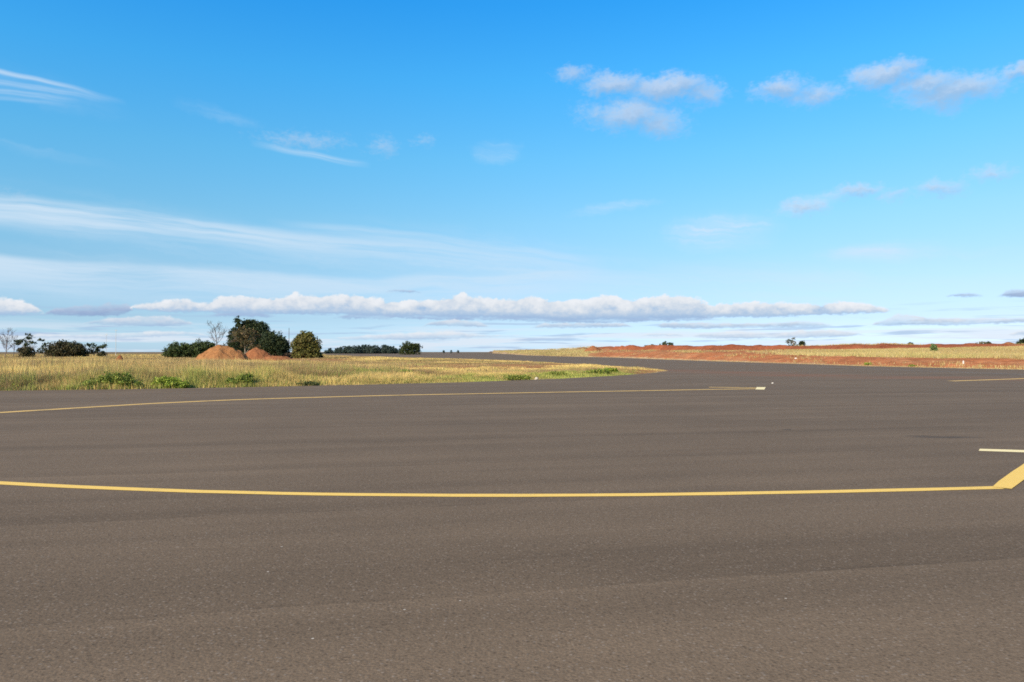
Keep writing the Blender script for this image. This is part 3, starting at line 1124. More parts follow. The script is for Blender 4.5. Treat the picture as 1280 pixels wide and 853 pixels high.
def build_bank_grass(mat):
    r = np.random.default_rng(9)
    n = 170000
    px = r.uniform(600, 1560, n)
    c0 = np.interp(px, BANK[:, 0], BANK[:, 1])
    yb = EYE * F / (c0 - HZ)
    rr = 1 + r.uniform(0, 1, n) ** 1.3 * 1.35
    y = yb * rr
    x = (px - CX) / F * y
    z, ins, sd_, right, (px, q, q0, q1, q2, q3) = ground_h(x, y)
    n1 = vnoise(x * 0.2, y * 0.08, 91, 4)
    gw = np.maximum(ss(930, 1110, px + 60 * n1), 0.9 * (1 - ss(715, 760, px)))
    bl = q1 * (1 + 0.05 * vnoise(x * 0.15, y * 0.06, 61, 3))
    dens = ss(0.0, 0.04, q - bl) * (q < q2 + 0.01) * np.maximum(gw, 0.25 * ss(0.1, 0.4, n1))
    dens = np.maximum(dens, 0.9 * (px < 735) * (q < q3))
    dens = np.maximum(dens, 0.4 * ((sd_ > 0.2) & (sd_ < 1.0)))                 # verge strip
    dens = np.maximum(dens, 0.07 * (q < q1) * ss(-0.1, 0.4, n1))                  # odd tufts on the red slope
    dens = np.maximum(dens, 0.35 * (q > q3) * (q < q3 + 0.2) * ss(0.05, 0.3, vnoise(x * 0.06, y * 0.03, 93, 3)))
    ok = right & (r.uniform(0, 1, n) < dens)
    x, y, z, px, sd_, q, q1, n1 = (a[ok] for a in (x, y, z, px, sd_, q, q1, n1))
    k = 5
    X, Y = tuft_points(x, y, k, 0.08 + 0.0014 * y, r)
    Z = np.repeat(z, k)
    n = len(X)
    verge = np.repeat(sd_ < 1.0, k)
    h = np.where(verge, 0.12, 0.34) * r.uniform(0.4, 1.25, n) * (1 + 0.4 * vnoise(X * 0.3, Y * 0.15, 95, 3))
    w = (0.012 + 0.00045 * Y) * r.uniform(0.6, 1.3, n)
    ci = STRAWS[r.integers(0, len(STRAWS), n)]
    gi = GREENS[r.integers(0, len(GREENS), n)]
    pg = 0.06 + 0.34 * ss(0.0, 0.4, vnoise(X * 0.15, Y * 0.06, 97, 4))
    pg = np.where(verge, 0.06, pg)
    col = np.where((r.uniform(0, 1, n) < pg)[:, None], gi, ci)
    col = np.where(verge[:, None], col * np.array([1.05, 0.9, 0.9]), col)
    tn = ss(-0.4, 0.4, vnoise(X * 0.1, Y * 0.05, 98, 4))[:, None]
    col = 0.55 * col + 0.45 * (np.array([0.33, 0.22, 0.10]) * (1 - tn) + np.array([0.52, 0.40, 0.16]) * tn)
    col = col * (1 + 0.13 * r.normal(0, 1, n))[:, None].clip(0.6, 1.4)
    V, Fc, C = blades(X, Y, Z - 0.02, h, w, col, 0.5, 4)
    o = obj('bank_grass', mesh_np('bank_grass', V, Fc, mat, np.clip(C, 0.01, 0.8)))
    tag(o, 'yellow green grass growing on the red earth bank', 'grass', kind='stuff')


# ---------------------------------------------------------------- plants and trees
def tube(V, Fc, p0, p1, r0, r1, k=6):
    p0, p1 = Vector(p0), Vector(p1)
    d = (p1 - p0)
    if d.length < 1e-6:
        return
    q = d.to_track_quat('Z', 'Y')
    b = len(V)
    for p, r in ((p0, r0), (p1, r1)):
        for i in range(k):
            a = 2 * pi * i / k
            V.append(tuple(p + q @ Vector((math.cos(a) * r, math.sin(a) * r, 0))))
    for i in range(k):
        j = (i + 1) % k
        Fc.append((b + i, b + j, b + k + j, b + k + i))


def branching(h, r0, levels, rnd, spread=0.55, first=0.3, kids=(3, 4), lean=0.05, shrink=0.68, seg=3):
    """tapered trunk with limbs; returns verts, quads, tip points"""
    V, Fc, tips = [], [], []

    def grow(p, d, L, r, lev):
        pts = [Vector(p)]
        dd = Vector(d)
        for i in range(seg):
            dd = (dd + Vector((rnd.gauss(0, .09), rnd.gauss(0, .09), rnd.gauss(0.03, .05)))).normalized()
            pts.append(pts[-1] + dd * L / seg)
        rr = [r * (1 - 0.45 * i / seg) for i in range(seg + 1)]
        for i in range(seg):
            tube(V, Fc, pts[i], pts[i + 1], rr[i], rr[i + 1], 6 if lev == 0 else 5 if lev == 1 else 4)
        if lev >= levels:
            tips.append(pts[-1])
            return
        n = rnd.randint(*kids)
        a0 = rnd.uniform(0, 2 * pi)
        for j in range(n):
            t = first + (1 - first) * (j + rnd.random() * .6) / n if lev == 0 else rnd.uniform(0.45, 1.0)
            t = min(t, 1.0)
            s = t * seg
            i = min(int(s), seg - 1)
            bp = pts[i].lerp(pts[i + 1], s - i)
            a = a0 + j * 2.4 + rnd.gauss(0, .3)
            sp = spread * rnd.uniform(0.7, 1.3)
            q = dd.to_track_quat('Z', 'Y')
            nd = q @ Vector((math.cos(a) * math.sin(sp), math.sin(a) * math.sin(sp), math.cos(sp)))
            grow(bp, nd, L * shrink * rnd.uniform(0.75, 1.15), rr[i] * 0.6, lev + 1)
        grow(pts[-1], dd, L * shrink * 0.8, rr[-1], lev + 1)
    grow((0, 0, 0), (rnd.gauss(0, lean), rnd.gauss(0, lean), 1), h * 0.45, r0, 0)
    return V, Fc, tips


def leaves(centers, per, scat, size, pal, seed, flat=0.8, cvar=0.25):
    """leaf quads scattered round clump centres"""
    r = np.random.default_rng(seed)
    c = np.asarray(centers, float)
    n = len(c) * per
    ctr = np.repeat(c, per, 0) + r.normal(0, 1, (n, 3)) * np.array([scat, scat, scat * flat])
    a = r.normal(0, 1, (n, 3))
    a /= np.linalg.norm(a, axis=1)[:, None]
    b = r.normal(0, 1, (n, 3))
    b -= (b * a).sum(1)[:, None] * a
    b /= np.linalg.norm(b, axis=1)[:, None]
    s = size * r.uniform(0.55, 1.35, n)[:, None]
    a, b = a * s, b * s * 0.6
    V = np.stack([ctr - a, ctr - b, ctr + a, ctr + b], 1).reshape(-1, 3)
    Fc = np.arange(n * 4).reshape(n, 4)
    pal = np.asarray(pal)
    cl = np.repeat(pal[r.integers(0, len(pal), len(c))], per, 0)
    lf = pal[r.integers(0, len(pal), n)]
    col = (0.6 * cl + 0.4 * lf) * (1 + cvar * r.normal(0, 1, n)).clip(0.5, 1.6)[:, None]
    return V, Fc, np.repeat(col, 4, 0)


def crown_centers(shape, n, seed):
    """clump centres: shape = list of lobes (cx,cy,cz, rx,ry,rz); biased to the shell, uneven"""
    r = np.random.default_rng(seed)
    lob = np.array(shape, float)
    wt = (lob[:, 3] * lob[:, 4] * lob[:, 5]) ** 0.67
    pick = r.choice(len(lob), n, p=wt / wt.sum())
    v = r.normal(0, 1, (n, 3))
    v /= np.linalg.norm(v, axis=1)[:, None]
    rad = r.uniform(0.25, 1.0, n) ** 0.5
    q = lob[pick, :3] + v * lob[pick, 3:] * rad[:, None]
    out = r.uniform(0, 1, n) < 0.13          # ragged sprays that stand out of the crown
    q[out] = lob[pick[out], :3] + v[out] * lob[pick[out], 3:] * r.uniform(1.02, 1.2, (int(out.sum()), 1))
    q[:, 2] = np.maximum(q[:, 2], 0.1)
    return q


DARKG = [(0.030, 0.045, 0.018), (0.045, 0.060, 0.022), (0.022, 0.035, 0.016), (0.06, 0.07, 0.025), (0.035, 0.05, 0.03)]
OLIVE = [(0.14, 0.13, 0.03), (0.17, 0.15, 0.04), (0.095, 0.10, 0.026), (0.13, 0.105, 0.035), (0.06, 0.07, 0.022)]
BUSHG = [(0.05, 0.075, 0.02), (0.075, 0.10, 0.03), (0.035, 0.05, 0.02), (0.06, 0.075, 0.03)]
BRONZE = [(0.11, 0.08, 0.036), (0.14, 0.095, 0.045), (0.085, 0.075, 0.03), (0.06, 0.065, 0.026), (0.16, 0.115, 0.06)]
BROWNG = [(0.06, 0.05, 0.025), (0.045, 0.05, 0.02), (0.08, 0.065, 0.03)]
HAZYG = [(0.05, 0.072, 0.058), (0.06, 0.082, 0.066), (0.042, 0.062, 0.052)]  # far foliage: distance haze put into the leaf colour, paler and bluer
LIME = [(0.28, 0.34, 0.045), (0.20, 0.28, 0.035), (0.38, 0.40, 0.08), (0.13, 0.20, 0.03)]
WEED = [(0.18, 0.23, 0.04), (0.24, 0.27, 0.05), (0.10, 0.15, 0.03), (0.33, 0.33, 0.08)]


def where(px, D):
    x = (px - CX) / F * D
    return (x, D, ghz(x, D))


def px2m(p, D):
    return p * D / F


def make_plant(name, loc, label, cat, lobes, nclump, per, scat, size, pal, seed, stem=None, group=None, bark=None, stem_name='trunk', crown_name='crown', leaf_mat=None, rz=0.0, flat=0.8):
    """Empty > trunk with limbs + crown of leaf clumps"""
    root = empty(name, loc, rz)
    tag(root, label, cat, group)
    rnd = random.Random(seed)
    cen = crown_centers(lobes, nclump, seed)
    if stem:
        h, r0, lev, spread, first = stem
        V, Fc, tips = branching(h, r0, lev, rnd, spread, first)
        V = [(a, b, c - 0.15) for a, b, c in V]
        obj(stem_name, mesh_np(stem_name, V, Fc, bark), root)
    V, Fc, C = leaves(cen, per, scat, size, pal, seed + 1, flat)
    keep = np.ones(len(Fc), bool)
    obj(crown_name, mesh_np(crown_name, V, Fc, leaf_mat, np.clip(C, 0.005, 0.8)), root)
    return root


def copy_tree(root, loc, label=None, rz=0.0, sc=(1, 1, 1)):
    c = root.copy()
    COL.objects.link(c)
    c.location = loc
    c.rotation_euler = (0, 0, rz)
    c.scale = sc
    if label:
        c['label'] = label
    for ch in list(root.children):
        k = ch.copy()
        COL.objects.link(k)
        k.parent = c
    return c


def bare_tree(name, loc, label, h, r0, lev, mat, seed, wide=0.36, first=0.28, n1=11):
    """leafless tree: a leader with ascending limbs (trunk) and fine twigs (crown)"""
    root = empty(name, loc)
    tag(root, label, 'tree')
    rnd = random.Random(seed)
    V, Fc, tw, tf = [], [], [], []

    def limb(p, d, L, r, lev, up):
        n = 4
        pts, rr = [Vector(p)], [r]
        dd = Vector(d).normalized()
        for i in range(n):
            dd = (dd + Vector((rnd.gauss(0, .13), rnd.gauss(0, .13), up + rnd.gauss(0, .06)))).normalized()
            pts.append(pts[-1] + dd * L / n)
            rr.append(r * (1 - 0.8 * (i + 1) / n))
        for i in range(n):
            tgt = (V, Fc) if lev < 2 else (tw, tf)
            tube(*tgt, pts[i], pts[i + 1], max(rr[i], 0.012), max(rr[i + 1], 0.008), 5 if lev < 1 else 3)
        return pts, rr

    pts, rr = limb((0, 0, -0.15), (0.02, 0, 1), h * 0.98, r0, 0, 0.12)
    for k in range(n1):
        t = first + (0.92 - first) * k / (n1 - 1)
        s_ = t * 4
        i = min(int(s_), 3)
        p = pts[i].lerp(pts[i + 1], s_ - i)
        a = k * 2.4 + rnd.gauss(0, .4)
        el = rnd.uniform(0.45, 0.9)
        L = h * wide * (1.15 - 0.75 * t) * rnd.uniform(0.75, 1.2)
        q, qr = limb(p, (math.cos(a) * math.cos(el), math.sin(a) * math.cos(el), math.sin(el)), L, rr[i] * 0.45, 1, 0.1)
        for m in range(6):
            u_ = rnd.uniform(0.25, 1.0) * 4
            i2 = min(int(u_), 3)
            p2 = q[i2].lerp(q[i2 + 1], u_ - i2)
            d2 = (q[i2 + 1] - q[i2]).normalized() + Vector((rnd.gauss(0, .6), rnd.gauss(0, .6), rnd.gauss(.2, .4)))
            q2, _ = limb(p2, d2, L * rnd.uniform(.25, .5), 0.032, 2, 0.05)
            for m2 in range(3):
                p3 = q2[rnd.randint(1, 4)]
                limb(p3, (q2[-1] - q2[0]).normalized() + Vector((rnd.gauss(0, .7), rnd.gauss(0, .7), rnd.gauss(.1, .5))), L * 0.18, 0.022, 3, 0)
    obj('trunk', mesh_np('trunk', V, Fc, mat), root)
    obj('crown', mesh_np('crown', tw, tf, mat), root)
    return root


def build_trees():
    leaf = mat_plant('leaves', 0.15)
    weed = mat_plant('weed_leaves', 0.3)
    bark = mat_bark('dark_bark', (0.10, 0.075, 0.055))
    palebark = mat_bark('pale_bark', (0.42, 0.36, 0.31))
    tanbark = mat_bark('tan_bark', (0.24, 0.19, 0.15))
    midbark = mat_bark('mid_bark', (0.135, 0.11, 0.11))
    greybark = mat_bark('grey_bark', (0.105, 0.09, 0.08))

    # ---- middle group
    D = 176.0
    u = D / F      # metres per pixel

    def L(*a):     # lobes given in pixels: (dx, up, depth, rx, rz)
        return [(q[0] * u, q[2] * u, q[1] * u, q[3] * u, q[3] * u * 0.8, q[4] * u) for q in a]

    lift = 0.0

    def T(px, lobes, n, per, scat, size, pal, seed, label, name='tree', stem=(6, .2, 2, .6, .25), D_=D, group=None, cat='tree', flat=0.8, bk=None, lm=None):
        if lift:
            w_ = max(abs(q[0]) + q[3] for q in lobes)
            lobes = [(q[0], q[1], q[2] + lift * u) + tuple(q[3:]) for q in lobes] + [(0, 0, lift * 0.6 * u, w_ * 0.75, w_ * 0.6, lift * 0.8 * u)]
            n = int(n * 1.5)
        return make_plant(name, where(px, D_), label, cat, lobes, n, per, scat * u, size * u, pal, seed, stem, group, bk or bark, leaf_mat=lm or leaf, flat=flat)

    T(225, L((0, 9, 0, 17, 12), (-8, 7, 0, 11, 9), (8, 8, 0, 11, 10)), 260, 36, 1.5, 0.95, BUSHG, 101, 'low rounded dark green tree at the left end of the middle clump', 'round_tree', (3, .16, 2, .7, .2))
    T(253, L((0, 10, 0, 16, 12.5), (8, 8, 0, 14, 11), (-7, 8, 0, 10, 10)), 260, 36, 1.5, 0.95, BUSHG, 103, 'low rounded dark green tree behind the left flank of the large dirt mound', 'round_tree', (3.2, .16, 2, .7, .2))
    bare_tree('bare_tree', where(273.5, D - 3), 'slender leafless grey tree rising behind the large dirt mound', 46 * u, .17, 4, greybark, 12, 0.5, 0.3, 15)
    # the conifer: tiers that narrow upwards
    tiers = []
    for i in range(14):
        t = i / 13
        tiers.append((math.sin(i * 2.1) * 1.3, 6 + 46 * t, math.cos(i * 1.7) * 1.0, 12.5 * (1 - t) ** 0.85 + 1.3, 2.8))
    T(297, L(*tiers), 380, 36, 1.1, 0.85, DARKG, 105, 'tall dark pointed conifer at the left of the largest tree clump', 'conifer_tree', (9, .24, 1, 1.3, .15), D + 4)
    T(312, L((0, 33, 0, 19, 14), (-13, 24, 0, 15, 15), (12, 24, 0, 19, 18), (0, 12, 0, 26, 12), (17, 41.5, 0, 6, 5), (2, 43, 0, 12, 6), (-10, 27, 0, 10, 9), (23, 27, 0, 8, 8),  (-20, 12, 0, 12, 11)), 1000, 38, 1.5, 0.95, DARKG, 107,
      'largest dark green leafy tree behind the two dirt mounds', 'leafy_tree', (8, .34, 2, .6, .2), D + 6)
    T(307, L((0, 31, -3, 13, 6), (-7, 25, -3, 8, 5), (9, 27, -4, 9, 6), (2, 20, -4, 9, 5), (12, 15, -4, 7, 3), (-3, 36, -2, 6, 3)), 105, 24, 1.2, 0.8, BRONZE, 109,
      'bronze leaved tree with a pale trunk between the two dirt mounds', 'bronze_tree', (8.0, .17, 3, .65, .3), D - 8, bk=tanbark)
    T(342, L((0, 19, 0, 13, 13), (8, 14, 0, 11, 12), (-6, 17, 0, 10, 13)), 400, 38, 1.5, 0.95, DARKG, 111, 'dark green tree right of the largest tree and left of the pole', 'leafy_tree', (5, .22, 2, .6, .2), D + 2)
    T(354, L((0, 11, 0, 7, 11), (-4, 9, 0, 6, 9), (2, 15, 0, 4, 6)), 190, 36, 1.4, 0.9, DARKG, 113, 'narrow dark tree immediately left of the thin dark pole', 'leafy_tree', (4, .18, 2, .5, .2), D + 5)
    T(366, L((0, 3, 0, 9, 3.2), (-8, 3, 0, 6, 3), (7, 3, 0, 5, 3)), 80, 34, 1.0, 0.8, [(0.09, 0.05, 0.035), (0.06, 0.045, 0.03), (0.045, 0.04, 0.03)], 115,
      'low reddish brown bush at the foot of the thin dark pole', 'low_bush', (1.0, .08, 1, .7, .2), D + 2, cat='bush')
    T(382, L((0, 18, 0, 12, 13), (-7, 14, 0, 9, 12), (8, 13, 0, 10, 12), (2, 26, 0, 7, 7), (-7, 23, 0, 6, 6), (0, 6, 0, 15, 6)), 600, 38, 1.4, 0.95, OLIVE, 117,
      'olive green rounded tree standing alone right of the thin dark pole', 'leafy_tree', (6, .26, 2, .6, .2), D - 4)
    T(399, L((0, 3, 0, 4, 3),), 30, 30, 1.0, 0.8, DARKG, 119, 'tiny dark bush at the right foot of the olive tree', 'low_bush', (.8, .06, 1, .7, .2), D, cat='bush')

    # ---- left group
    D2 = 205.0
    u = D2 / F * 1.18
    bare_tree('bare_tree', where(6, D2), 'pale leafless tree at the left edge of the picture', 27 * u, .13, 4, midbark, 21, 0.6, 0.2, 20)
    bare_tree('bare_tree', where(17, D2 + 6), 'thin grey leafless tree between the edge tree and the sparse leafy tree', 22 * u, .11, 4, greybark, 22, 0.42, 0.25, 9)
    T(37, L((-7, 17, 0, 5, 3), (0, 22, 0, 5, 3), (4, 16, 0, 4, 3), (-13, 16, 0, 4, 2.5), (12, 18, 0, 4, 1.5), (-4, 12, 0, 5, 3)), 34, 26, 0.9, 0.85, DARKG, 121,
      'sparse tree with pale limbs and scattered dark leaf tufts near the left edge', 'sparse_tree', (6.4, .16, 3, .7, .25), D2, bk=palebark)
    T(32, L((0, 5, 0, 7, 6),), 70, 34, 1.1, 0.85, BROWNG, 123, 'small brownish round bush under the sparse tree near the left edge', 'low_bush', (1.2, .08, 1, .7, .2), D2 - 6, cat='bush')
    T(56, L((0, 11, 0, 4, 4), (-5, 7, 0, 3, 2), (4, 14, 0, 2.5, 1.5)), 16, 26, 0.9, 0.8, DARKG, 125, 'small thin tree just left of the broad dark bush', 'sparse_tree', (3.0, .1, 2, .7, .25), D2, bk=greybark)
    T(84, L((0, 7, 0, 17, 9), (-7, 9, 0, 9, 8), (5, 9, 0, 9, 7), (13, 6, 0, 9, 6), (-13, 5, 0, 8, 6)), 330, 38, 1.4, 0.95, BROWNG, 127, 'broad low dark rounded tree in the left group', 'round_tree', (2.6, .16, 2, .8, .2), D2 - 2)
    T(118, L((3, 11, 0, 5, 4), (5, 5, 0, 4, 4), (-6, 12, 0, 3, 2), (-3, 7, 0, 3, 2), (10, 12, 0, 3, 1.5)), 32, 28, 0.9, 0.85, DARKG, 129, 'small open crowned tree right of the broad dark rounded tree', 'sparse_tree', (3.6, .11, 3, .7, .2), D2, bk=greybark)
    T(128, L((0, 2.5, 0, 4, 2.5),), 22, 28, 0.8, 0.8, BROWNG, 131, 'tiny brown bush at the right end of the left tree group', 'low_bush', (.7, .05, 1, .7, .2), D2, cat='bush')

    # ---- far wood beyond the runway: one by one
    D3 = 640.0
    u = D3 / F
    protos = []
    for i in range(3):
        t = make_plant('distant_tree', (0, 0, 0), 'small far dark tree in the haze tinted green wood beyond the runway', 'tree', L((0, 5.0, 0, 5.0, 4.6), (-2.4, 3.0, 0, 4.4, 2.8), (2.4 - i, 6.2 + i * .5, 0, 2.8, 3.4), (2.5, 2.5, 0, 4.4, 2.6)), 110, 24, 0.6 * u, 0.5 * u, HAZYG, 140 + i,
                       (4.5, .2, 1, .5, .3), 'trees of the far wood beyond the runway', bark, leaf_mat=leaf)
        protos.append(t)
    rnd = random.Random(4)
    k = 0
    for row in range(2):
        for i in range(17):
            px = 408 + i * 5.7 + rnd.uniform(-1.6, 1.6) + row * 2.5
            prof = np.interp(px, [404, 412, 425, 440, 470, 500, 506], [0.45, 0.62, 0.75, 1.0, 0.98, 0.85, 0.8])
            Dd = D3 + row * 25 + rnd.uniform(-8, 8)
            loc = where(px, Dd)
            s = prof * rnd.uniform(0.75, 1.2)
            if k < 3:
                o = protos[k]
                o.location, o.scale, o.rotation_euler = loc, (s, s, s), (0, 0, rnd.uniform(0, 6))
            else:
                o = copy_tree(protos[k % 3], loc, None, rnd.uniform(0, 6), (s, s, s))
            k += 1
    D4 = 420.0
    u = D4 / F
    T(513, L((0, 8, 0, 11, 7), (-6, 7, 0, 8, 7), (6, 7, 0, 8, 6), (-2, 12, 0, 6, 4), (8, 10, 0, 5, 4)), 260, 34, 0.9, 0.62, [(0.05, 0.065, 0.02), (0.07, 0.08, 0.025), (0.035, 0.05, 0.02)], 151,
      'rounded dark green tree at the right end of the far wood', 'leafy_tree', (7, .3, 2, .6, .2), D4)
    u = 700.0 / F
    for px, hh, lab in ((554.5, 3.6, 'tiny far dark tree on the runway horizon, leftmost of three'), (564, 4.0, 'tiny far dark tree on the runway horizon, middle of three'), (572.5, 4.4, 'tiny far dark tree on the runway horizon, rightmost of three')):
        T(px, L((0, hh * .6, 0, 1.3, hh * .45),), 22, 18, 0.35, 0.35, HAZYG, int(px), lab, 'distant_tree', (3, .12, 1, .5, .3), 700.0, group='three tiny far trees on the runway horizon')

    # ---- beyond the red bank, right
    u = 330.0 / F
    lift = 1.9
    T(832, L((-5, 2.5, 0, 3, 2.2), (0, 4, 0, 3.4, 2.6), (6, 3.2, 0, 3, 2.0)), 60, 26, 0.6, 0.55, BUSHG, 161, 'small dark clump of shrub on the skyline above the red ridge, left part', 'far_shrub', (1.6, .1, 1, .7, .2), 330.0, cat='bush')
    T(812, L((-4, .8, 0, 3, 1.4), (3, 1.2, 0, 3, 1.5)), 24, 22, 0.5, 0.5, BUSHG, 163, 'very low dark shrub on the skyline left of the small shrub clump', 'far_shrub', (.8, .06, 1, .7, .2), 330.0, cat='bush')
    u = 205.0 / F
    T(991, L((-4, 5, 0, 4, 3), (2, 7, 0, 3.5, 2.5), (-7, 3, 0, 3, 2), (1, 3, 0, 4, 2)), 30, 20, 0.7, 0.6, [(0.10, 0.10, 0.06), (0.06, 0.075, 0.04), (0.16, 0.13, 0.09)], 165,
      'open shrub with pale branches on the skyline above the red bank', 'sparse_tree', (2.3, .09, 3, .75, .1), 205.0, bk=palebark, cat='bush')
    T(1002.5, L((0, 2.6, 0, 3.2, 3.0),), 40, 26, 0.7, 0.6, DARKG, 167, 'small dark bush beside the open pale branched shrub', 'far_shrub', (.9, .06, 1, .7, .2), 207.0, cat='bush')
    u = 260.0 / F
    T(1138, L((0, 2.6, 0, 3.6, 3.2),), 44, 26, 0.6, 0.6, BUSHG, 169, 'single round green bush on the skyline above the grassy bank', 'far_shrub', (1.0, .08, 1, .6, .2), 260.0, cat='bush')
    T(1227, L((-3, 3, 0, 4, 3), (2, 4, 0, 4, 3), (0, 1.5, 0, 5, 2)), 44, 24, 0.7, 0.6, [(0.12, 0.13, 0.07), (0.09, 0.10, 0.05), (0.16, 0.16, 0.09)], 171, 'greyish green shrub between the two red heaps on the skyline', 'far_shrub', (1.2, .08, 2, .7, .2), 240.0, cat='bush')
    T(1235.5, L((0, 3.4, 0, 2.6, 3),), 30, 24, 0.6, 0.6, DARKG, 173, 'narrow dark shrub just right of the greyish green shrub', 'far_shrub', (1.0, .07, 1, .6, .2), 243.0, cat='bush')
    T(1217, L((0, 2.0, 0, 4, 1.6),), 24, 24, 0.5, 0.55, DARKG, 175, 'low dark shrub at the back of the left red heap', 'far_shrub', (.8, .06, 1, .6, .2), 243.0, cat='bush')
    T(1278, L((-4, 3, 0, 3.2, 3), (2, 6, 0, 4, 4), (4, 2.5, 0, 4, 3)), 90, 28, 0.8, 0.65, DARKG, 177, 'dark bushy tree at the right edge of the skyline', 'leafy_tree', (2.4, .12, 2, .6, .2), 240.0)
    T(1268, L((0, 1.6, 0, 3, 1.5),), 18, 22, 0.6, 0.6, DARKG, 179, 'small dark bush left of the tree at the right edge', 'far_shrub', (.6, .05, 1, .6, .2), 236.0, cat='bush')

    # ---- bush in the bank's grass
    u = 112.0 / F
    lift = 0.0
    T(1167.5, L((0, 5.5, 0, 4.2, 4.2), (-1, 8, 0, 3, 2.5), (1, 3, 0, 3.6, 2.5)), 90, 30, 0.7, 0.5, [(0.10, 0.17, 0.04), (0.20, 0.26, 0.08), (0.06, 0.11, 0.03), (0.28, 0.32, 0.14)], 181,
      'small round light green bush in the yellow grass of the right bank', 'green_bush', (.8, .05, 2, .6, .1), 112.0, cat='bush', lm=weed)
    u = 80.0 / F
    T(1084, L((-2, 1.6, 0, 4, 1.4), (3, 1.6, 0, 3.2, 1.3)), 40, 30, 0.5, 0.45, LIME, 183, 'small lime green weed at the foot of the red slope', 'weed_clump', (.12, .02, 1, .8, .1), 84.0, cat='weed', lm=weed)
    T(1140, L((0, 1.2, 0, 4, 1.1),), 30, 30, 0.5, 0.45, WEED, 185, 'small dark green weed at the foot of the red slope, right of the lime one', 'weed_clump', (.1, .02, 1, .8, .1), 77.5, cat='weed', lm=weed)

    # ---- weeds along the near edge of the island
    def W(px, py, lobes, n, per, scat, size, pal, seed, label, name='weed_clump'):
        nonlocal u, lift
        x, y = gp(px, py)
        u = y / F
        r = make_plant(name, (x, y, ghz(x, y) - 0.01), label, 'weed', L(*lobes), n, per, scat * u, size * u, pal, seed, (0.3, .018, 2, .8, .1), None, bark, 'stem', 'foliage', weed)
        return r
    W(141, 485.8, [(-6, 8, 0, 14, 9), (10, 10, 0, 16, 9), (0, 14, 0, 12, 6), (25, 6, 0, 12, 6), (-24, 6, 0, 12, 6)], 260, 30, 1.6, 1.15, WEED, 201, 'widest bushy green weed clump at the edge of the dry grass on the left')
    W(112, 486.6, [(0, 5, 0, 10, 5), (-8, 4, 0, 7, 4)], 80, 28, 1.4, 1.1, WEED, 202, 'low green weed touching the left side of the widest weed clump')
    W(207, 485.3, [(0, 8, 0, 10, 7), (-10, 6, 0, 8, 6), (11, 7, 0, 8, 7), (22, 4, 0, 8, 5)], 150, 30, 1.6, 1.1, LIME, 203, 'yellow green weed clump right of the widest weed clump')
    W(301, 483.2, [(-6, 7, 0, 9, 6), (6, 10, 0, 9, 7), (0, 5, 0, 14, 5)], 150, 30, 1.4, 1.1, WEED, 205, 'compact green weed clump standing alone before the pale grass')
    for i, (px, py, w_, pal, lab) in enumerate([
        (20, 486.8, 13, LIME, 'low lime weed at the left edge of the picture'),
        (385, 482.0, 14, [(0.13, 0.14, 0.05), (0.09, 0.11, 0.04), (0.18, 0.18, 0.06)], 'dull olive weed patch right of the compact weed clump'),
        (505, 470.0, 9, WEED, 'small green weed inside the grass near the middle of the field edge'),
        (648, 474.8, 16, WEED, 'low bright green weed strip left of the pale stone on the field edge'),
        (693, 471.5, 14, WEED, 'green weed strip at the field edge right of the pale stone'),
        (745, 468.8, 17, WEED, 'longest green weed strip near the tip of the grass field'),
        (762, 467.2, 10, LIME, 'last lime green weed before the tip of the grass field'),
    ]):
        W(px, py, [(-w_ * .5, 2.6, 0, w_ * .6, 2.6), (w_ * .45, 3, 0, w_ * .6, 2.8), (0, 3.6, 0, w_ * .5, 2.6)], 60, 26, 1.1, 0.95, pal, 211 + i, lab)


# ---------------------------------------------------------------- dirt mounds, poles, small things
def mound(name, px, D, wpx, hz_top, label, mat, seed, skew=0.0, depth=0.8, group=None, expo=1.25, flat_top=0.0):
    x, y, z0 = where(px, D)
    z0 -= 0.05
    W_ = wpx * D / F / 2
    H = EYE + (HZ - hz_top) * D / F - z0
    n = 56
    a = np.linspace(-1.25, 1.25, n)
    gx, gy = np.meshgrid(a, a, indexing='ij')
    sx = gx - skew * (1 - np.abs(gx)).clip(0)
    rr = np.hypot(sx, gy) + 0.16 * vnoise(gx * 2.2 + seed, gy * 2.2, seed, 4)
    h = (1 - rr).clip(0) ** (1 / expo) if expo < 1 else 1 - (rr.clip(0, 1)) ** expo
    h = np.minimum(h, 1 - flat_top)
    h = h / h.max()
    hz_ = H * h + 0.10 * H * vnoise(gx * 6 + seed, gy * 6, seed + 3, 3) * np.minimum(h * 4, 1) + 0.05 * H * vnoise(gx * 16, gy * 16 + seed, seed + 5, 2) * np.minimum(h * 4, 1)
    hz_ = np.where(rr > 1, -0.15, hz_)
    V = np.stack([gx * W_, gy * W_ * depth, hz_], -1).reshape(-1, 3)
    idx = np.arange(n * n).reshape(n, n)
    Fc = np.stack([idx[:-1, :-1], idx[1:, :-1], idx[1:, 1:], idx[:-1, 1:]], -1).reshape(-1, 4)
    o = obj(name, mesh_np(name, V, Fc, mat, smooth=True), None, (x, y, z0))
    return tag(o, label, 'dirt mound', group)


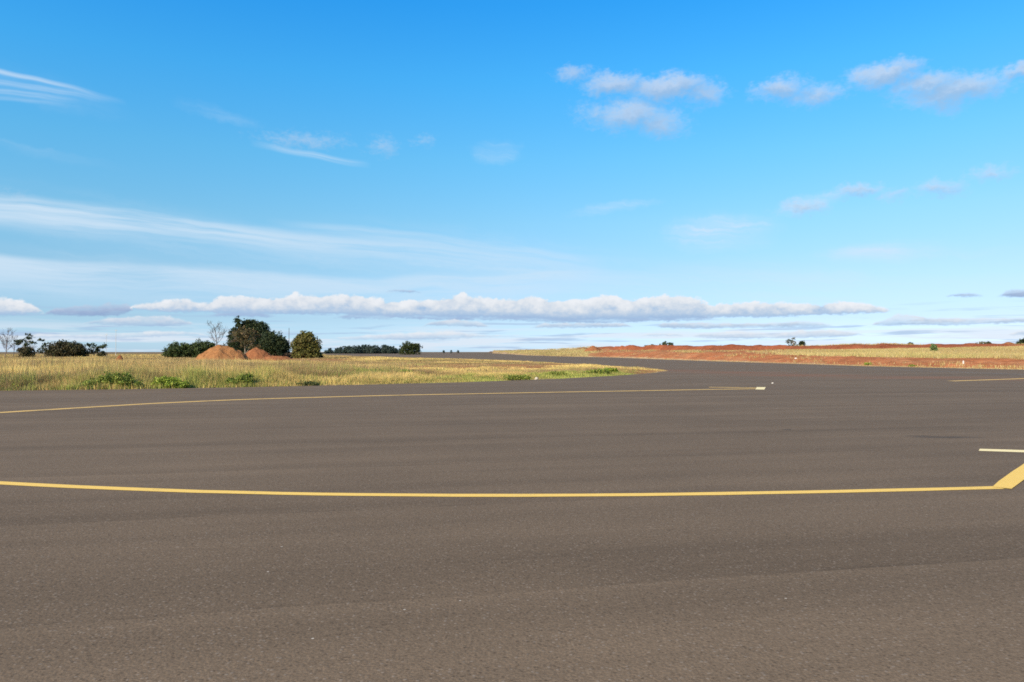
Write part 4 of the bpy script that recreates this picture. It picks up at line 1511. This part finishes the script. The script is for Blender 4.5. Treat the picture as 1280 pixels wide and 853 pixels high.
def build_things():
    orange = mat_soil('orange_soil', (0.19, 0.08, 0.032), (0.40, 0.19, 0.076), 1.6)
    redsoil = mat_soil('red_soil', (0.17, 0.062, 0.028), (0.32, 0.135, 0.06), 1.4)
    mound('dirt_mound', 279.5, 118, 74, 431.6, 'larger orange earth mound in the dry field before the trees', orange, 3, -0.12, 0.7, None, 1.6)
    mound('dirt_mound', 322, 120, 52, 435.2, 'smaller red earth mound right of the larger one', redsoil, 8, -0.05, 0.6, None, 1.5)
    mound('dirt_mound', 345, 118, 56, 445.6, 'low spread of red earth at the right foot of the smaller mound', redsoil, 13, 0.1, 0.6, None, 1.3, 0.3)
    mound('dirt_mound', 150, 110, 14, 443.6, 'tiny red earth heap in the grass beyond the left weeds', redsoil, 17, 0.0, 0.7, None, 1.2)
    mound('dirt_mound', 742, 300, 24, 432.6, 'small red heap at the left start of the red ridge', redsoil, 23, 0.0, 0.7, None, 1.2)
    mound('dirt_mound', 1213, 165, 32, 429.3, 'broad red heap on the skyline left of the greyish shrub', redsoil, 27, 0.0, 0.7, None, 1.4, 0.2)
    mound('dirt_mound', 1261, 165, 26, 427.8, 'pointed red heap on the skyline near the right edge', redsoil, 31, 0.0, 0.7, None, 1.1)

    def pole(px, D, top_y, r, mat, label, arms=0):
        x, y, z0 = where(px, D)
        H = EYE + (HZ - top_y) * D / F - z0
        V, Fc = [], []
        tube(V, Fc, (0, 0, -0.3), (0, 0, H), r, r * 0.6, 10)
        b = len(V)
        V.append((0, 0, H + r * 0.2))
        for i in range(10):
            Fc.append((b - 10 + i, b - 10 + (i + 1) % 10, b, b))
        Fc4 = [f for f in Fc if f[2] != f[3]]
        root = empty('utility_pole', (x, y, z0))
        tag(root, label, 'pole')
        obj('shaft', mesh_np('shaft', V, Fc4, mat, smooth=True), root)
        V2, F2 = [], []
        tube(V2, F2, (-0.45, 0, H - 0.35), (0.45, 0, H - 0.35), 0.05, 0.05, 6)
        for s in (-0.4, 0.0, 0.4):
            tube(V2, F2, (s, 0, H - 0.35), (s, 0, H - 0.12), 0.035, 0.03, 6)
        if arms:
            obj('crossarm', mesh_np('crossarm', V2, F2, mat), root)
        return root
    dark = mat_plain('weathered_wood', (0.07, 0.055, 0.05), (0.13, 0.10, 0.09), 6.0)
    lightc = mat_plain('pale_concrete', (0.42, 0.40, 0.38), (0.52, 0.50, 0.47), 4.0)
    pole(361.2, 184, 410.2, 0.10, dark, 'thin dark pole between the dark trees and the olive tree')
    pole(132.8, 260, 417.5, 0.07, lightc, 'thin pale pole right of the left tree group, the shorter of two', 1)
    pole(144.8, 260, 412.0, 0.085, lightc, 'thin pale pole in the open field, the taller of two', 1)

    # white marker post by the far edge of the asphalt: tapered concrete block with a chamfered cap
    import bmesh
    whit = mat_plain('white_paint', (0.55, 0.51, 0.46), (0.68, 0.65, 0.60), 12.0)

    def marker(px, py, w, h, label):
        x, y = gp(px, py)
        bm = bmesh.new()
        bmesh.ops.create_cube(bm, size=1.0)
        for v in bm.verts:
            k = 0.72 if v.co.z > 0 else 1.0
            v.co = Vector((v.co.x * w * k, v.co.y * w * k * 0.7, (v.co.z + 0.5) * h))
        bmesh.ops.bevel(bm, geom=bm.edges[:], offset=w * 0.12, segments=2, affect='EDGES')
        me = bpy.data.meshes.new('marker_post')
        bm.to_mesh(me)
        bm.free()
        me.materials.append(whit)
        o = obj('marker_post', me, None, (x, y, ghz(x, y) - 0.02))
        tag(o, label, 'marker')
    marker(1204, 459.6, 0.15, 0.36, 'small white marker post at the foot of the red slope near the right edge')
    marker(994.5, 453.8, 0.3, 0.2, 'small white block at the edge of the asphalt below the skyline shrub')

    def lump(name, loc, size, mat, label, cat, seed, sq=0.6):
        bm = bmesh.new()
        bmesh.ops.create_icosphere(bm, subdivisions=3, radius=1)
        rnd = random.Random(seed)
        for v in bm.verts:
            p = v.co
            n_ = float(vnoise([p.x * 1.7 + seed], [p.y * 1.7 + p.z * 2.3], seed, 3)[0])
            v.co = p * (1 + 0.45 * n_)
            v.co = Vector((v.co.x * size[0], v.co.y * size[1], max(v.co.z, -0.55) * size[2]))
        me = bpy.data.meshes.new(name)
        bm.to_mesh(me)
        bm.free()
        me.materials.append(mat)
        o = obj(name, me, None, loc)
        tag(o, label, cat)
    stone0 = mat_plain('dirty_white', (0.45, 0.41, 0.36), (0.62, 0.58, 0.52), 14.0)
    x, y = gp(965.5, 479.6)
    lump('paper_litter', (x, y, 0.018), (0.055, 0.04, 0.03), stone0, 'small crumpled white scrap lying on the asphalt right of the bright line tip', 'litter', 3)
    x, y = gp(670.5, 474.4)
    stone = mat_plain('pale_stone', (0.38, 0.33, 0.26), (0.55, 0.48, 0.38), 9.0)
    lump('pale_stone', (x, y, ghz(x, y) + 0.07), (0.11, 0.09, 0.10), stone, 'pale stone among green weeds on the edge of the field', 'stone', 9)
    x, y = gp(303.5, 447.0)
    lump('pale_stone', (x, y + 5, ghz(x, y) + 0.5), (0.2, 0.18, 0.5), stone, 'pale stone between the two earth mounds', 'stone', 12)


build_world()
build_ground()
build_apron()
build_lines()
gm = mat_plant('grass_blades', 0.2, None, 0.6)
build_field_grass(gm)
build_bank_grass(gm)
build_trees()
build_things()
